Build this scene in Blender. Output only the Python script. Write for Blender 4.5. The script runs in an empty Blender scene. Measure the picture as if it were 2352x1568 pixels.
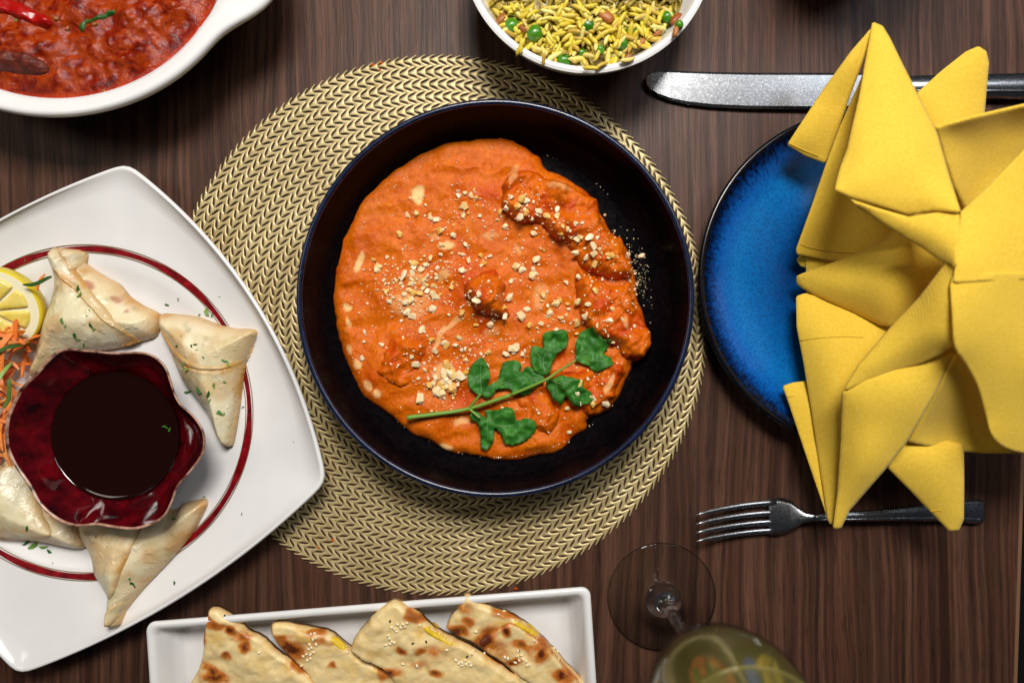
import bpy, bmesh, math, random
import numpy as np
from mathutils import Vector, Matrix, Euler
from mathutils.bvhtree import BVHTree

rnd = random.Random(11)
rs = np.random.RandomState(5)
scene = bpy.context.scene
col = scene.collection
PI = math.pi

# ------------------------------------------------------------------ camera
H = 0.46                       # lens height above the table top
K = 0.716 / 2352.0             # metres per picture unit on the table top
cam_d = bpy.data.cameras.new('camera')
cam = bpy.data.objects.new('camera', cam_d); col.objects.link(cam)
cam.location = (0, 0, H); cam.rotation_euler = (0, 0, 0)
cam_d.sensor_width = 36.0; cam_d.lens = 36.0 * H / 0.716
cam_d.clip_start = 0.01; cam_d.clip_end = 20
cam_d.dof.use_dof = True; cam_d.dof.focus_distance = 0.435; cam_d.dof.aperture_fstop = 3.4
scene.camera = cam

# ------------------------------------------------------------------ light
world = bpy.data.worlds.new('World'); scene.world = world; world.use_nodes = True
bg = world.node_tree.nodes['Background']
bg.inputs[0].default_value = (0.75, 0.86, 1.0, 1); bg.inputs[1].default_value = 0.024

def area(name, loc, target, size, power, color):
    l = bpy.data.lights.new(name, 'AREA'); l.shape = 'RECTANGLE'
    l.size, l.size_y = size; l.energy = power; l.color = color
    o = bpy.data.objects.new(name, l); col.objects.link(o); o.location = loc
    o.rotation_euler = (Vector(target) - Vector(loc)).to_track_quat('-Z', 'Y').to_euler()
    return o
area('overhead_light', (0.05, 0.57, 1.0), (0.0, 0.02, 0), (0.38, 0.30), 14.8, (1.0, 0.95, 0.88))
area('overhead_light', (0.72, 0.60, 1.05), (0.15, 0.05, 0), (0.36, 0.30), 3.4, (0.92, 0.96, 1.0))  # second light, added to reflect in the knife and soften the shadows
area('side_fill', (-0.75, 0.25, 1.0), (-0.1, -0.05, 0), (0.3, 0.3), 1.5, (1.0, 0.9, 0.78))  # weak warm fill added from the left

vs = scene.view_settings
vs.view_transform = 'Standard'; vs.look = 'None'; vs.exposure = 0.0; vs.gamma = 1.0
vs.use_curve_mapping = False

# ------------------------------------------------------------------ helpers
def P(x, y, h=0.0):
    s = K * (H - h) / H
    return ((x - 1176.0) * s, -(y - 784.0) * s, h)

def Pxy(pts, h):
    a = np.array(pts, float); s = K * (H - h) / H
    return np.stack([(a[:, 0] - 1176) * s, -(a[:, 1] - 784) * s], 1)

def topx(x, y, h):
    s = K * (H - h) / H
    return x / s + 1176, -y / s + 784

def crop(ox, oy, f):
    return lambda pts: [(ox + p[0] * f, oy + p[1] * f) + tuple(p[2:]) for p in pts]

origin = {}; geo = {}

def tag(o, label, cat, group=None):
    o['label'] = label; o['category'] = cat
    if group: o['group'] = group
    return o

def empty(name, loc, label, cat, group=None):
    o = bpy.data.objects.new(name, None); o.empty_display_size = 0.01
    col.objects.link(o); o.location = loc; origin[o.name] = Vector(loc)
    return tag(o, label, cat, group)

def mk(name, verts, faces, mat, parent=None, smooth=True, recalc=False, attrs=None, mats=None, fmat=None):
    v = np.array(verts, float)
    if parent is None:
        lo = v.min(0); hi = v.max(0)
        org = Vector(((lo[0] + hi[0]) / 2, (lo[1] + hi[1]) / 2, lo[2]))
    else:
        org = origin[parent.name]
    me = bpy.data.meshes.new(name)
    me.from_pydata((v - np.array(org)).tolist(), [], [list(f) for f in faces])
    if recalc:
        bm = bmesh.new(); bm.from_mesh(me)
        bmesh.ops.remove_doubles(bm, verts=bm.verts, dist=1e-6)
        bmesh.ops.recalc_face_normals(bm, faces=bm.faces); bm.to_mesh(me); bm.free()
    if smooth:
        me.polygons.foreach_set('use_smooth', [True] * len(me.polygons))
    if attrs:
        for k, a in attrs.items():
            at = me.attributes.new(k, 'FLOAT', 'POINT'); at.data.foreach_set('value', np.array(a, np.float32))
    for m in (mats or [mat]): me.materials.append(m)
    if fmat is not None: me.polygons.foreach_set('material_index', fmat)
    me.update()
    o = bpy.data.objects.new(name, me); col.objects.link(o)
    if parent is None: o.location = org
    else: o.parent = parent
    origin[o.name] = org
    geo[o.name] = (v, [list(f) for f in faces])
    return o

def inst(name, mesh, loc, rot, scale, label=None, cat=None, group=None, parent=None):
    o = bpy.data.objects.new(name, mesh); col.objects.link(o)
    o.location = loc; o.rotation_euler = rot
    o.scale = scale if hasattr(scale, '__len__') else (scale,) * 3
    if parent: o.parent = parent
    elif label: tag(o, label, cat, group)
    return o

# --- noise
_perm = rs.permutation(512); _val = rs.rand(512)
def vnoise(x, y, seed=0):
    x = np.asarray(x, float) + seed * 17.13; y = np.asarray(y, float) + seed * 7.77
    xi = np.floor(x).astype(int); yi = np.floor(y).astype(int); fx = x - xi; fy = y - yi
    fx = fx * fx * (3 - 2 * fx); fy = fy * fy * (3 - 2 * fy)
    g = lambda a, b: _val[(_perm[(a) & 511] + b) & 511]
    return (g(xi, yi) * (1 - fx) + g(xi + 1, yi) * fx) * (1 - fy) + (g(xi, yi + 1) * (1 - fx) + g(xi + 1, yi + 1) * fx) * fy
def fbm(x, y, scale, octv=3, seed=0):
    t = 0; a = 1; n = 0
    for i in range(octv):
        t = t + a * (vnoise(x * scale, y * scale, seed + i * 3) - 0.5); n += a; a *= 0.5; scale *= 2.1
    return t / n * 2

# --- outlines
def smooth_poly(pts, n=8, closed=True):
    p = np.array(pts, float); m = len(p); out = []
    rng = range(m) if closed else range(m - 1)
    for i in rng:
        if closed: a, b, c, d = p[(i - 1) % m], p[i], p[(i + 1) % m], p[(i + 2) % m]
        else: a, b, c, d = p[max(i - 1, 0)], p[i], p[i + 1], p[min(i + 2, m - 1)]
        for k in range(n):
            t = k / n
            out.append(0.5 * ((2 * b) + (-a + c) * t + (2 * a - 5 * b + 4 * c - d) * t * t + (-a + 3 * b - 3 * c + d) * t ** 3))
    if not closed: out.append(p[-1])
    return np.array(out)

def resample(p, n):
    q = np.vstack([p, p[:1]]); L = np.r_[0, np.cumsum(np.hypot(*np.diff(q, axis=0).T))]
    t = np.linspace(0, L[-1], n, endpoint=False)
    return np.stack([np.interp(t, L, q[:, 0]), np.interp(t, L, q[:, 1])], 1)

def seg_dist(pts, poly):
    a = poly; b = np.roll(poly, -1, 0)
    best = np.full(len(pts), 1e9); near = np.zeros((len(pts), 2)); inside = np.zeros(len(pts), bool)
    for i in range(len(a)):
        ab = b[i] - a[i]; L = ab @ ab + 1e-18
        t = np.clip(((pts - a[i]) @ ab) / L, 0, 1); q = a[i] + t[:, None] * ab
        d = ((pts - q) ** 2).sum(1); m = d < best; best[m] = d[m]; near[m] = q[m]
        cond = ((a[i, 1] > pts[:, 1]) != (b[i, 1] > pts[:, 1]))
        if cond.any():
            xx = (b[i, 0] - a[i, 0]) * (pts[:, 1] - a[i, 1]) / (b[i, 1] - a[i, 1] + 1e-18) + a[i, 0]
            inside ^= cond & (pts[:, 0] < xx)
    return np.sqrt(best), near, inside

def grid_in(poly, res):
    poly = np.asarray(poly, float)
    lo = poly.min(0) - res; hi = poly.max(0) + res
    nx = int((hi[0] - lo[0]) / res) + 2; ny = int((hi[1] - lo[1]) / res) + 2
    X, Y = np.meshgrid(lo[0] + np.arange(nx) * res, lo[1] + np.arange(ny) * res, indexing='ij')
    pts = np.stack([X.ravel(), Y.ravel()], 1)
    d, near, ins = seg_dist(pts, poly)
    I = ins.reshape(nx, ny)
    cell = I[:-1, :-1] & I[1:, :-1] & I[1:, 1:] & I[:-1, 1:]
    cnt = np.zeros((nx, ny), int)
    cnt[:-1, :-1] += cell; cnt[1:, :-1] += cell; cnt[1:, 1:] += cell; cnt[:-1, 1:] += cell
    used = (cnt > 0).ravel(); bnd = ((cnt > 0) & (cnt < 4)).ravel()
    idx = -np.ones(nx * ny, int); idx[used] = np.arange(used.sum())
    ii, jj = np.nonzero(cell); g = lambda i, j: idx[i * ny + j]
    F = np.stack([g(ii, jj), g(ii + 1, jj), g(ii + 1, jj + 1), g(ii, jj + 1)], 1)
    pts = pts.copy(); pts[bnd] = near[bnd]; d = d.copy(); d[bnd] = 0
    return pts[used], F, d[used]

def close_bottom(V, F, bottom):
    """adds an underside; bottom = array of z or scalar"""
    n = len(V); B = V.copy(); B[:, 2] = bottom
    e = {}
    for f in F:
        for k in range(len(f)):
            e[(f[k], f[(k + 1) % len(f)])] = 1
    faces = [list(f) for f in F] + [[x + n for x in f[::-1]] for f in F]
    for (a, b) in e:
        if (b, a) not in e: faces.append([b, a, a + n, b + n])
    return np.vstack([V, B]), faces

def patch(name, poly, res, zf, mat, parent=None, bottom=None, attr=None, mats=None):
    xy, F, d = grid_in(poly, res)
    z = zf(xy[:, 0], xy[:, 1], d)
    V = np.column_stack([xy, z]); faces = [list(map(int, f)) for f in F]
    at = None
    if attr: at = {k: fn(xy[:, 0], xy[:, 1], d) for k, fn in attr.items()}
    if bottom is not None:
        b = bottom(z) if callable(bottom) else np.minimum(bottom, z)
        V, faces = close_bottom(V, faces, b)
        if at: at = {k: np.r_[a, a] for k, a in at.items()}
    return mk(name, V, faces, mat, parent, attrs=at, mats=mats)

def bvh_of(objs):
    V = []; F = []
    for o in objs:
        v, f = geo[o.name]; n = len(V); V += [tuple(q) for q in v]; F += [[i + n for i in ff] for ff in f]
    return BVHTree.FromPolygons(V, F)

def down(bvh, x, y, default=0.0):
    h = bvh.ray_cast(Vector((x, y, 0.4)), Vector((0, 0, -1)))
    return (h[0].z, h[1]) if h[0] is not None else (default, Vector((0, 0, 1)))

def shoot(bvh, px, py):
    d = (Vector(P(px, py, 0)) - Vector((0, 0, H))).normalized()
    h = bvh.ray_cast(Vector((0, 0, H - 0.02)), d)
    return (h[0], h[1]) if h[0] is not None else (None, None)

def loft(name, rings, mat, parent=None, cap0=False, cap1=False, mats=None, ringmat=None):
    n = len(rings[0]); V = [p for r in rings for p in r]; F = []; fm = []
    for i in range(len(rings) - 1):
        for j in range(n):
            F.append((i * n + j, i * n + (j + 1) % n, (i + 1) * n + (j + 1) % n, (i + 1) * n + j))
            fm.append(ringmat[i] if ringmat else 0)
    if cap0: F.append(tuple(range(n - 1, -1, -1))); fm.append(ringmat[0] if ringmat else 0)
    if cap1: F.append(tuple((len(rings) - 1) * n + j for j in range(n))); fm.append(ringmat[-1] if ringmat else 0)
    return mk(name, V, F, mat, parent, recalc=True, mats=mats, fmat=None if not ringmat else fm)

def circ(c, r, z, n=128, ry=None):
    ry = ry or r
    return [(c[0] + r * math.cos(2 * PI * k / n), c[1] + ry * math.sin(2 * PI * k / n), z) for k in range(n)]

def prof(pts, per=6):
    return smooth_poly(pts, per, closed=False)

def lathe(name, c, profile, mat, parent=None, n=128, z0=0.0, cap0=True, cap1=False, mats=None, ringmat=None):
    return loft(name, [circ(c, max(r, 1e-5), z + z0, n) for r, z in profile], mat, parent, cap0, cap1, mats, ringmat)

def tube(name, path, radii, mat, parent=None, n=8, flat=1.0, up=(0, 0, 1)):
    path = [Vector(p) for p in path]; V = []; F = []
    m = len(path)
    if not hasattr(radii, '__len__'): radii = [radii] * m
    for i, p in enumerate(path):
        t = (path[min(i + 1, m - 1)] - path[max(i - 1, 0)]).normalized()
        s = t.cross(Vector(up))
        if s.length < 1e-4: s = t.cross(Vector((1, 0, 0)))
        s.normalize(); u = s.cross(t)
        for k in range(n):
            a = 2 * PI * k / n
            V.append(p + s * (radii[i] * math.cos(a)) + u * (radii[i] * flat * math.sin(a)))
    for i in range(m - 1):
        for k in range(n):
            F.append((i * n + k, i * n + (k + 1) % n, (i + 1) * n + (k + 1) % n, (i + 1) * n + k))
    F.append(tuple(range(n - 1, -1, -1))); F.append(tuple((m - 1) * n + k for k in range(n)))
    return mk(name, [tuple(v) for v in V], F, mat, parent, recalc=True)

# ------------------------------------------------------------------ materials
def lin(r, g, b):
    f = lambda c: (c / 12.92) if c <= 0.04045 else ((c + 0.055) / 1.055) ** 2.4
    return (f(r / 255), f(g / 255), f(b / 255), 1)

class NT:
    def __init__(s, name):
        s.m = bpy.data.materials.new(name); s.m.use_nodes = True; s.t = s.m.node_tree
        s.b = s.t.nodes['Principled BSDF']; s._c = None
    def n(s, typ, **kw):
        nd = s.t.nodes.new(typ)
        for k, v in kw.items():
            if k.startswith('i_'):
                key = k[2:]; key = int(key) if key.isdigit() else key.replace('_', ' ')
                nd.inputs[key].default_value = v
            else: setattr(nd, k, v)
        return nd
    def l(s, a, b): s.t.links.new(a, b)
    def co(s, scale=(1, 1, 1)):
        if s._c is None: s._c = s.n('ShaderNodeTexCoord').outputs['Object']
        mp = s.n('ShaderNodeMapping'); mp.inputs['Scale'].default_value = scale; s.l(s._c, mp.inputs[0])
        return mp.outputs[0]
    def noise(s, scale, detail=3, rough=0.55, vec=None, dist=0.0):
        nd = s.n('ShaderNodeTexNoise', i_Scale=scale, i_Detail=detail, i_Roughness=rough, i_Distortion=dist)
        s.l(vec if vec is not None else s.co(), nd.inputs['Vector']); return nd.outputs['Fac']
    def ramp(s, fac, stops, interp='LINEAR'):
        r = s.n('ShaderNodeValToRGB'); r.color_ramp.interpolation = interp
        e = r.color_ramp.elements
        while len(e) < len(stops): e.new(0.5)
        for q, (p, c) in zip(e, stops):
            q.position = p; q.color = c if hasattr(c, '__len__') else (c, c, c, 1)
        s.l(fac, r.inputs[0]); return r.outputs[0]
    def mix(s, fac, a, b, blend='MIX'):
        m = s.n('ShaderNodeMix', data_type='RGBA', blend_type=blend)
        for sock, v in ((m.inputs[0], fac), (m.inputs[6], a), (m.inputs[7], b)):
            if hasattr(v, 'links'): s.l(v, sock)
            else: sock.default_value = v
        return m.outputs[2]
    def math(s, op, a, b=0.0):
        m = s.n('ShaderNodeMath', operation=op)
        for i, v in enumerate((a, b)):
            if hasattr(v, 'links'): s.l(v, m.inputs[i])
            else: m.inputs[i].default_value = v
        return m.outputs[0]
    def bump(s, h, strength=0.3, dist=0.001, prev=None):
        b = s.n('ShaderNodeBump'); b.inputs['Strength'].default_value = strength; b.inputs['Distance'].default_value = dist
        s.l(h, b.inputs['Height'])
        if prev: s.l(prev, b.inputs['Normal'])
        s.l(b.outputs[0], s.b.inputs['Normal']); return b.outputs[0]
    def attr(s, name): return s.n('ShaderNodeAttribute', attribute_name=name).outputs['Fac']
    def set(s, **kw):
        for k, v in kw.items():
            i = s.b.inputs[k.replace('_', ' ')]
            if hasattr(v, 'links'): s.l(v, i)
            else: i.default_value = v
        return s

def simple(name, color, rough=0.5, **kw):
    m = NT(name); m.set(Base_Color=color, Roughness=rough, **kw); return m.m

M = {}
# wood laminate, grain along Y
w = NT('dark_walnut_laminate')
wx_ = w.n('ShaderNodeSeparateXYZ'); w.l(w.co(), wx_.inputs[0])
warp = w.math('MULTIPLY', w.math('SUBTRACT', w.noise(1.0, 2, 0.5, w.co((9, 3.2, 1))), 0.5), 0.030)
wc_ = w.n('ShaderNodeCombineXYZ'); w.l(w.math('ADD', wx_.outputs[0], warp), wc_.inputs[0]); w.l(wx_.outputs[1], wc_.inputs[1])
def wmap(sc):
    mp_ = w.n('ShaderNodeMapping'); mp_.inputs['Scale'].default_value = sc; w.l(wc_.outputs[0], mp_.inputs[0]); return mp_.outputs[0]
strips = w.noise(1.0, 1, 0.4, wmap((70, 0.8, 1)))
strip2 = w.noise(1.0, 2, 0.5, wmap((150, 2.6, 1)), 0.4)
fib = w.noise(1.0, 4, 0.65, wmap((520, 13, 1)), 0.6)
pore = w.noise(1.0, 2, 0.6, wmap((1000, 40, 1)))
base = w.ramp(strips, [(0.30, lin(50, 30, 21)), (0.42, lin(88, 57, 43)), (0.50, lin(62, 39, 29)), (0.58, lin(96, 65, 50)), (0.70, lin(62, 39, 29))])
c = w.mix(0.65, base, w.ramp(strip2, [(0.3, 0.50), (0.5, 0.86), (0.7, 1.12)]), 'MULTIPLY')
c = w.mix(0.8, c, w.ramp(fib, [(0.30, 0.46), (0.5, 0.94), (0.7, 1.22)]), 'MULTIPLY')
c = w.mix(0.7, c, w.ramp(pore, [(0.36, 0.40), (0.45, 1.0), (0.62, 1.0), (0.72, 1.25)]), 'MULTIPLY')
w.set(Base_Color=c, Roughness=w.ramp(fib, [(0.3, 0.55), (0.7, 0.42)]), Specular_IOR_Level=0.26)
w.bump(w.math('ADD', fib, pore), 0.22, 0.0006)
M['wood'] = w.m
M['edge_band'] = simple('edge_band', lin(120, 88, 66), 0.5)
M['floor'] = simple('dark_floor', (0.006, 0.006, 0.007, 1), 0.8)

# gold vinyl
g = NT('gold_vinyl')
gn = g.noise(25, 3)
g.set(Base_Color=g.ramp(gn, [(0.3, lin(176, 157, 108)), (0.7, lin(202, 184, 136))]), Metallic=0.28, Roughness=0.42)
g.bump(g.noise(900, 2), 0.12, 0.0003)
M['gold'] = g.m

# ceramics
wc = NT('white_ceramic')
wc.set(Base_Color=wc.ramp(wc.noise(30, 2), [(0.3, (0.76, 0.76, 0.765, 1)), (0.7, (0.81, 0.81, 0.81, 1))]), Roughness=0.16)
wc.set(Specular_IOR_Level=0.45)
M['white'] = wc.m
nb = NT('navy_black_glaze')
sp = nb.noise(220, 4, 0.7)
nb.set(Base_Color=nb.ramp(sp, [(0.4, (0.0016, 0.0016, 0.0024, 1)), (0.75, (0.006, 0.004, 0.005, 1))]),
       Roughness=nb.ramp(nb.noise(160, 3, 0.7), [(0.4, 0.20), (0.7, 0.40)]), IOR=1.10)
nb.bump(nb.noise(500, 3), 0.10, 0.0004)
M['navy'] = nb.m
nr = NT('navy_rim_glaze')
nr.set(Base_Color=nr.ramp(nr.noise(160, 3, 0.7), [(0.35, (0.003, 0.005, 0.016, 1)), (0.65, (0.006, 0.014, 0.05, 1))]), Roughness=0.22)
M['navy_rim'] = nr.m

# blue reactive glaze, radial streaks
bp = NT('blue_reactive_glaze')
sx = bp.n('ShaderNodeSeparateXYZ'); bp.l(bp.co(), sx.inputs[0])
rr = bp.math('SQRT', bp.math('ADD', bp.math('MULTIPLY', sx.outputs[0], sx.outputs[0]), bp.math('MULTIPLY', sx.outputs[1], sx.outputs[1])))
ux = bp.math('DIVIDE', sx.outputs[0], rr); uy = bp.math('DIVIDE', sx.outputs[1], rr)
cv = bp.n('ShaderNodeCombineXYZ'); bp.l(bp.math('MULTIPLY', ux, 26.0), cv.inputs[0]); bp.l(bp.math('MULTIPLY', uy, 26.0), cv.inputs[1])
bp.l(bp.math('MULTIPLY', rr, 110.0), cv.inputs[2])
st = bp.noise(2.2, 3, 0.6, cv.outputs[0])
dots = bp.noise(650, 2, 0.6)
rj = bp.math('ADD', rr, bp.math('MULTIPLY', bp.math('SUBTRACT', st, 0.5), 0.020))
rj = bp.math('DIVIDE', rj, 0.12)
cb = bp.ramp(rj, [(0.0, lin(2, 60, 120)), (0.42, lin(2, 66, 132)), (0.58, lin(6, 96, 170)), (0.70, lin(11, 112, 188)),
                  (0.80, lin(8, 92, 178)), (0.865, lin(4, 48, 110)), (0.905, lin(3, 12, 34)), (0.93, (0.003, 0.003, 0.005, 1))])
cb = bp.mix(0.55, cb, bp.ramp(dots, [(0.38, 0.45), (0.55, 1.0)]), 'MULTIPLY')
bp.set(Base_Color=cb, Roughness=0.22); M['blue'] = bp.m

rg = NT('red_reactive_glaze')
rn = rg.noise(90, 4, 0.6)
rg.set(Base_Color=rg.ramp(rn, [(0.3, lin(30, 3, 6)), (0.5, lin(72, 4, 11)), (0.72, lin(104, 8, 18))]), Roughness=0.08, Coat_Weight=0.6, Coat_Roughness=0.04)
M['red_glaze'] = rg.m
rr_ = NT('bare_rim_glaze')
rr_.set(Base_Color=rr_.ramp(rr_.noise(130, 3), [(0.35, lin(60, 22, 18)), (0.5, lin(172, 128, 108)), (0.7, lin(205, 170, 150))]), Roughness=0.3)
M['red_rim'] = rr_.m
rb = NT('red_band')
rb.set(Base_Color=rb.ramp(rb.noise(140, 4, 0.7), [(0.35, lin(95, 6, 16)), (0.62, lin(160, 14, 28)), (0.75, lin(196, 60, 70))]), Roughness=0.3, Metallic=0.3)
M['band'] = rb.m
M['goldline'] = simple('gold_line', lin(170, 140, 96), 0.35, Metallic=0.6)

# sauces
s = NT('orange_cream_curry')
n1 = s.noise(60, 4, 0.6); n2 = s.noise(420, 3, 0.6)
c = s.ramp(n1, [(0.28, lin(186, 72, 4)), (0.5, lin(206, 94, 10)), (0.72, lin(216, 112, 20))])
c = s.mix(0.35, c, s.ramp(n2, [(0.3, lin(168, 54, 1)), (0.6, lin(224, 120, 14))]))
c = s.mix(s.math('MULTIPLY', s.attr('oil'), 0.8), c, lin(184, 44, 4))
c = s.mix(s.attr('cream'), c, lin(246, 206, 140))
s.set(Base_Color=c, Roughness=s.ramp(n2, [(0.3, 0.15), (0.7, 0.28)]), Specular_IOR_Level=0.19)
b1 = s.bump(s.noise(330, 4, 0.62), 0.45, 0.0012); s.bump(s.noise(900, 3, 0.7), 0.6, 0.0008, b1)
M['curry'] = s.m

t = NT('dark_tomato_curry')
n1 = t.noise(85, 4, 0.6); n2 = t.noise(300, 3, 0.6)
c = t.ramp(n1, [(0.28, lin(50, 8, 2)), (0.42, lin(122, 24, 3)), (0.56, lin(160, 58, 10)), (0.66, lin(128, 26, 4)), (0.78, lin(64, 12, 3))])
c = t.mix(t.ramp(n2, [(0.62, 0.0), (0.75, 0.65)]), c, lin(70, 12, 5))
c = t.mix(t.attr('oil'), c, lin(190, 48, 3))
t.set(Base_Color=c, Roughness=t.ramp(n2, [(0.3, 0.06), (0.7, 0.15)]), Specular_IOR_Level=0.36)
t.bump(t.noise(330, 4, 0.62), 0.7, 0.0016)
M['tomato'] = t.m
mt = NT('stewed_meat')
mt.set(Base_Color=mt.ramp(mt.noise(180, 4, 0.6, mt.co((1, 3, 1))), [(0.3, lin(72, 24, 20)), (0.7, lin(120, 52, 36))]), Roughness=0.42, Specular_IOR_Level=0.3)
mt.bump(mt.noise(260, 4), 0.8, 0.002); M['meat'] = mt.m
M['pepper'] = simple('red_pepper_skin', lin(164, 14, 8), 0.28)
ds = NT('dark_dipping_sauce'); ds.set(Base_Color=lin(26, 7, 5), Roughness=0.06)
ds.bump(ds.noise(35, 2), 0.1, 0.002); M['dip'] = ds.m

# bread, pastry
p = NT('fried_pastry')
n1 = p.noise(45, 4, 0.55); n2 = p.noise(260, 3)
c = p.ramp(n1, [(0.28, lin(212, 192, 146)), (0.5, lin(226, 212, 174)), (0.72, lin(234, 224, 198))])
c = p.mix(p.math('MULTIPLY', p.attr('brown'), 0.85), c, lin(196, 146, 78))
c = p.mix(p.math('MULTIPLY', p.ramp(p.noise(70, 2, 0.5, p.co((1.1, 1, 1.3))), [(0.62, 0.0), (0.74, 0.55)]), 1.0), c, lin(150, 150, 92))
c = p.mix(p.attr('filling'), c, lin(168, 84, 62))
p.set(Base_Color=c, Roughness=0.32, Subsurface_Weight=0.25, Subsurface_Radius=(0.006, 0.004, 0.002), Subsurface_Scale=0.5)
b1 = p.bump(p.noise(70, 4, 0.6, p.co((1, 0.5, 1))), 0.40, 0.0026); b1 = p.bump(p.ramp(p.noise(48, 3, 0.5, p.co((1, .6, 1)), 1.5), [(.44, 0.0), (.5, 1.0), (.56, 0.0)]), 0.12, 0.0010, b1); b1 = p.bump(n2, 0.25, 0.0008, b1); p.bump(p.ramp(p.noise(190, 2, 0.5), [(.58, 0.0), (.72, 1.0)]), 0.35, 0.0012, b1)
M['pastry'] = p.m

nn = NT('toasted_flatbread')
n1 = nn.noise(55, 4, 0.6); n2 = nn.noise(300, 3, 0.6)
c = nn.ramp(n1, [(0.3, lin(232, 200, 132)), (0.5, lin(238, 214, 158)), (0.7, lin(226, 186, 106))])
tf = nn.math('MULTIPLY', nn.attr('toast'), nn.ramp(nn.noise(110, 3, 0.6), [(0.3, 0.45), (0.55, 1.15)]))
tf2 = nn.math('MAXIMUM', tf, nn.math('MULTIPLY', nn.ramp(nn.noise(42, 2, 0.5), [(0.63, 0.0), (0.76, 0.75)]), 1.0))
c = nn.mix(nn.ramp(tf2, [(0.08, 0.0), (0.45, 1.0)]), c, lin(192, 112, 40))
c = nn.mix(nn.ramp(tf2, [(0.5, 0.0), (0.95, 1.0)]), c, lin(92, 36, 12))
nn.set(Base_Color=c, Roughness=0.42, Subsurface_Weight=0.1, Subsurface_Radius=(0.005, 0.003, 0.001), Subsurface_Scale=0.5)
b1 = nn.bump(n1, 0.5, 0.003); nn.bump(n2, 0.25, 0.0008, b1)
M['naan'] = nn.m
M['cheese'] = simple('melted_yellow_cheese', lin(244, 196, 40), 0.3, Subsurface_Weight=0.2)

def randmat(name, stops, rough, bscale=None, **kw):
    m = NT(name); oi = m.n('ShaderNodeObjectInfo')
    c = m.ramp(oi.outputs['Random'], stops)
    if bscale:
        nz = m.noise(bscale, 3); c = m.mix(0.35, c, m.ramp(nz, [(0.3, 0.6), (0.6, 1.1)]), 'MULTIPLY')
        m.bump(nz, 0.2, 0.0004)
    m.set(Base_Color=c, Roughness=rough, **kw); return m.m
M['nut'] = randmat('crushed_nut', [(0.0, lin(240, 222, 184)), (0.55, lin(236, 212, 164)), (0.75, lin(232, 192, 110)), (1.0, lin(226, 168, 70))], 0.4, 400, Subsurface_Weight=0.15, Subsurface_Scale=0.002)
M['rice'] = randmat('turmeric_rice', [(0.0, lin(222, 202, 72)), (0.4, lin(212, 186, 44)), (0.7, lin(230, 218, 130)), (0.88, lin(190, 150, 44)), (1.0, lin(218, 200, 70))], 0.35, 300, Subsurface_Weight=0.15, Subsurface_Scale=0.002)
ri = NT('rice_mass'); ri.set(Base_Color=ri.ramp(ri.noise(200, 3), [(0.35, lin(92, 72, 14)), (0.65, lin(178, 154, 48))]), Roughness=0.4); M['rice_mass'] = ri.m  # darker than the top grains, shade between grains put into the colour
M['pea'] = randmat('green_pea', [(0.0, lin(44, 104, 12)), (1.0, lin(78, 138, 26))], 0.2, 500, Coat_Weight=0.3)
M['fried'] = randmat('fried_bit', [(0.0, lin(150, 74, 36)), (0.5, lin(142, 88, 30)), (1.0, lin(176, 108, 52))], 0.4, 300)
M['carrot'] = randmat('carrot', [(0.0, lin(226, 108, 34)), (0.6, lin(238, 138, 60)), (1.0, lin(244, 170, 100))], 0.3, 300, Subsurface_Weight=0.2, Subsurface_Scale=0.002)
M['cucumber'] = randmat('cucumber_peel', [(0.0, lin(40, 84, 26)), (1.0, lin(150, 180, 80))], 0.35, 200)
lf = NT('coriander_leaf')
n1 = lf.noise(110, 4, 0.6)
lf.set(Base_Color=lf.ramp(n1, [(0.3, lin(30, 84, 22)), (0.55, lin(50, 114, 34)), (0.75, lin(84, 146, 52))]), Roughness=0.5, Specular_IOR_Level=0.3, Subsurface_Weight=0.15, Subsurface_Radius=(.001, .002, .0005), Subsurface_Scale=0.5)
lf.bump(lf.noise(420, 3, 0.6), 0.6, 0.0008); M['leaf'] = lf.m
M['stem'] = simple('coriander_stem', lin(112, 152, 56), 0.35)
M['vein'] = simple('coriander_vein', lin(96, 140, 78), 0.4)
M['herb'] = randmat('chopped_herb', [(0.0, lin(28, 78, 20)), (0.6, lin(58, 116, 38)), (1.0, lin(124, 160, 70))], 0.45, 300)
M['sesame'] = randmat('sesame_seed', [(0.0, lin(246, 236, 206)), (1.0, lin(240, 220, 170))], 0.35)
M['nigella'] = simple('nigella_seed', (0.012, 0.012, 0.014, 1), 0.5)
M['rind'] = simple('lemon_rind', lin(226, 204, 40), 0.35)
M['pith'] = simple('lemon_pith', lin(240, 232, 196), 0.5)
fl = NT('lemon_flesh'); fl.set(Base_Color=fl.ramp(fl.noise(160, 3, 0.5, fl.co((1, 1, 1))), [(0.3, lin(226, 196, 70)), (0.7, lin(242, 224, 130))]), Roughness=0.15, Subsurface_Weight=0.2, Subsurface_Scale=0.004)
fl.bump(fl.noise(300, 2), 0.4, 0.001); M['flesh'] = fl.m

# napkin
nk = NT('yellow_cotton')
wv = nk.n('ShaderNodeTexWave', i_Scale=420.0, i_Distortion=1.0); nk.l(nk.co(), wv.inputs['Vector'])
wv2 = nk.n('ShaderNodeTexWave', bands_direction='Y', i_Scale=420.0, i_Distortion=1.0); nk.l(nk.co(), wv2.inputs['Vector'])
nk.set(Base_Color=nk.ramp(nk.noise(600, 3, 0.7), [(0.3, lin(224, 184, 52)), (0.7, lin(235, 199, 76))]), Roughness=0.85, Sheen_Weight=0.15, Sheen_Roughness=0.5, Specular_IOR_Level=0.15)
b1 = nk.bump(nk.math('ADD', wv.outputs['Fac'], wv2.outputs['Fac']), 0.25, 0.0004)
nk.bump(nk.noise(28, 3, 0.5), 0.12, 0.004, b1)
M['napkin'] = nk.m
M['thread'] = simple('hem_thread', lin(206, 168, 40), 0.8)

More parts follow.
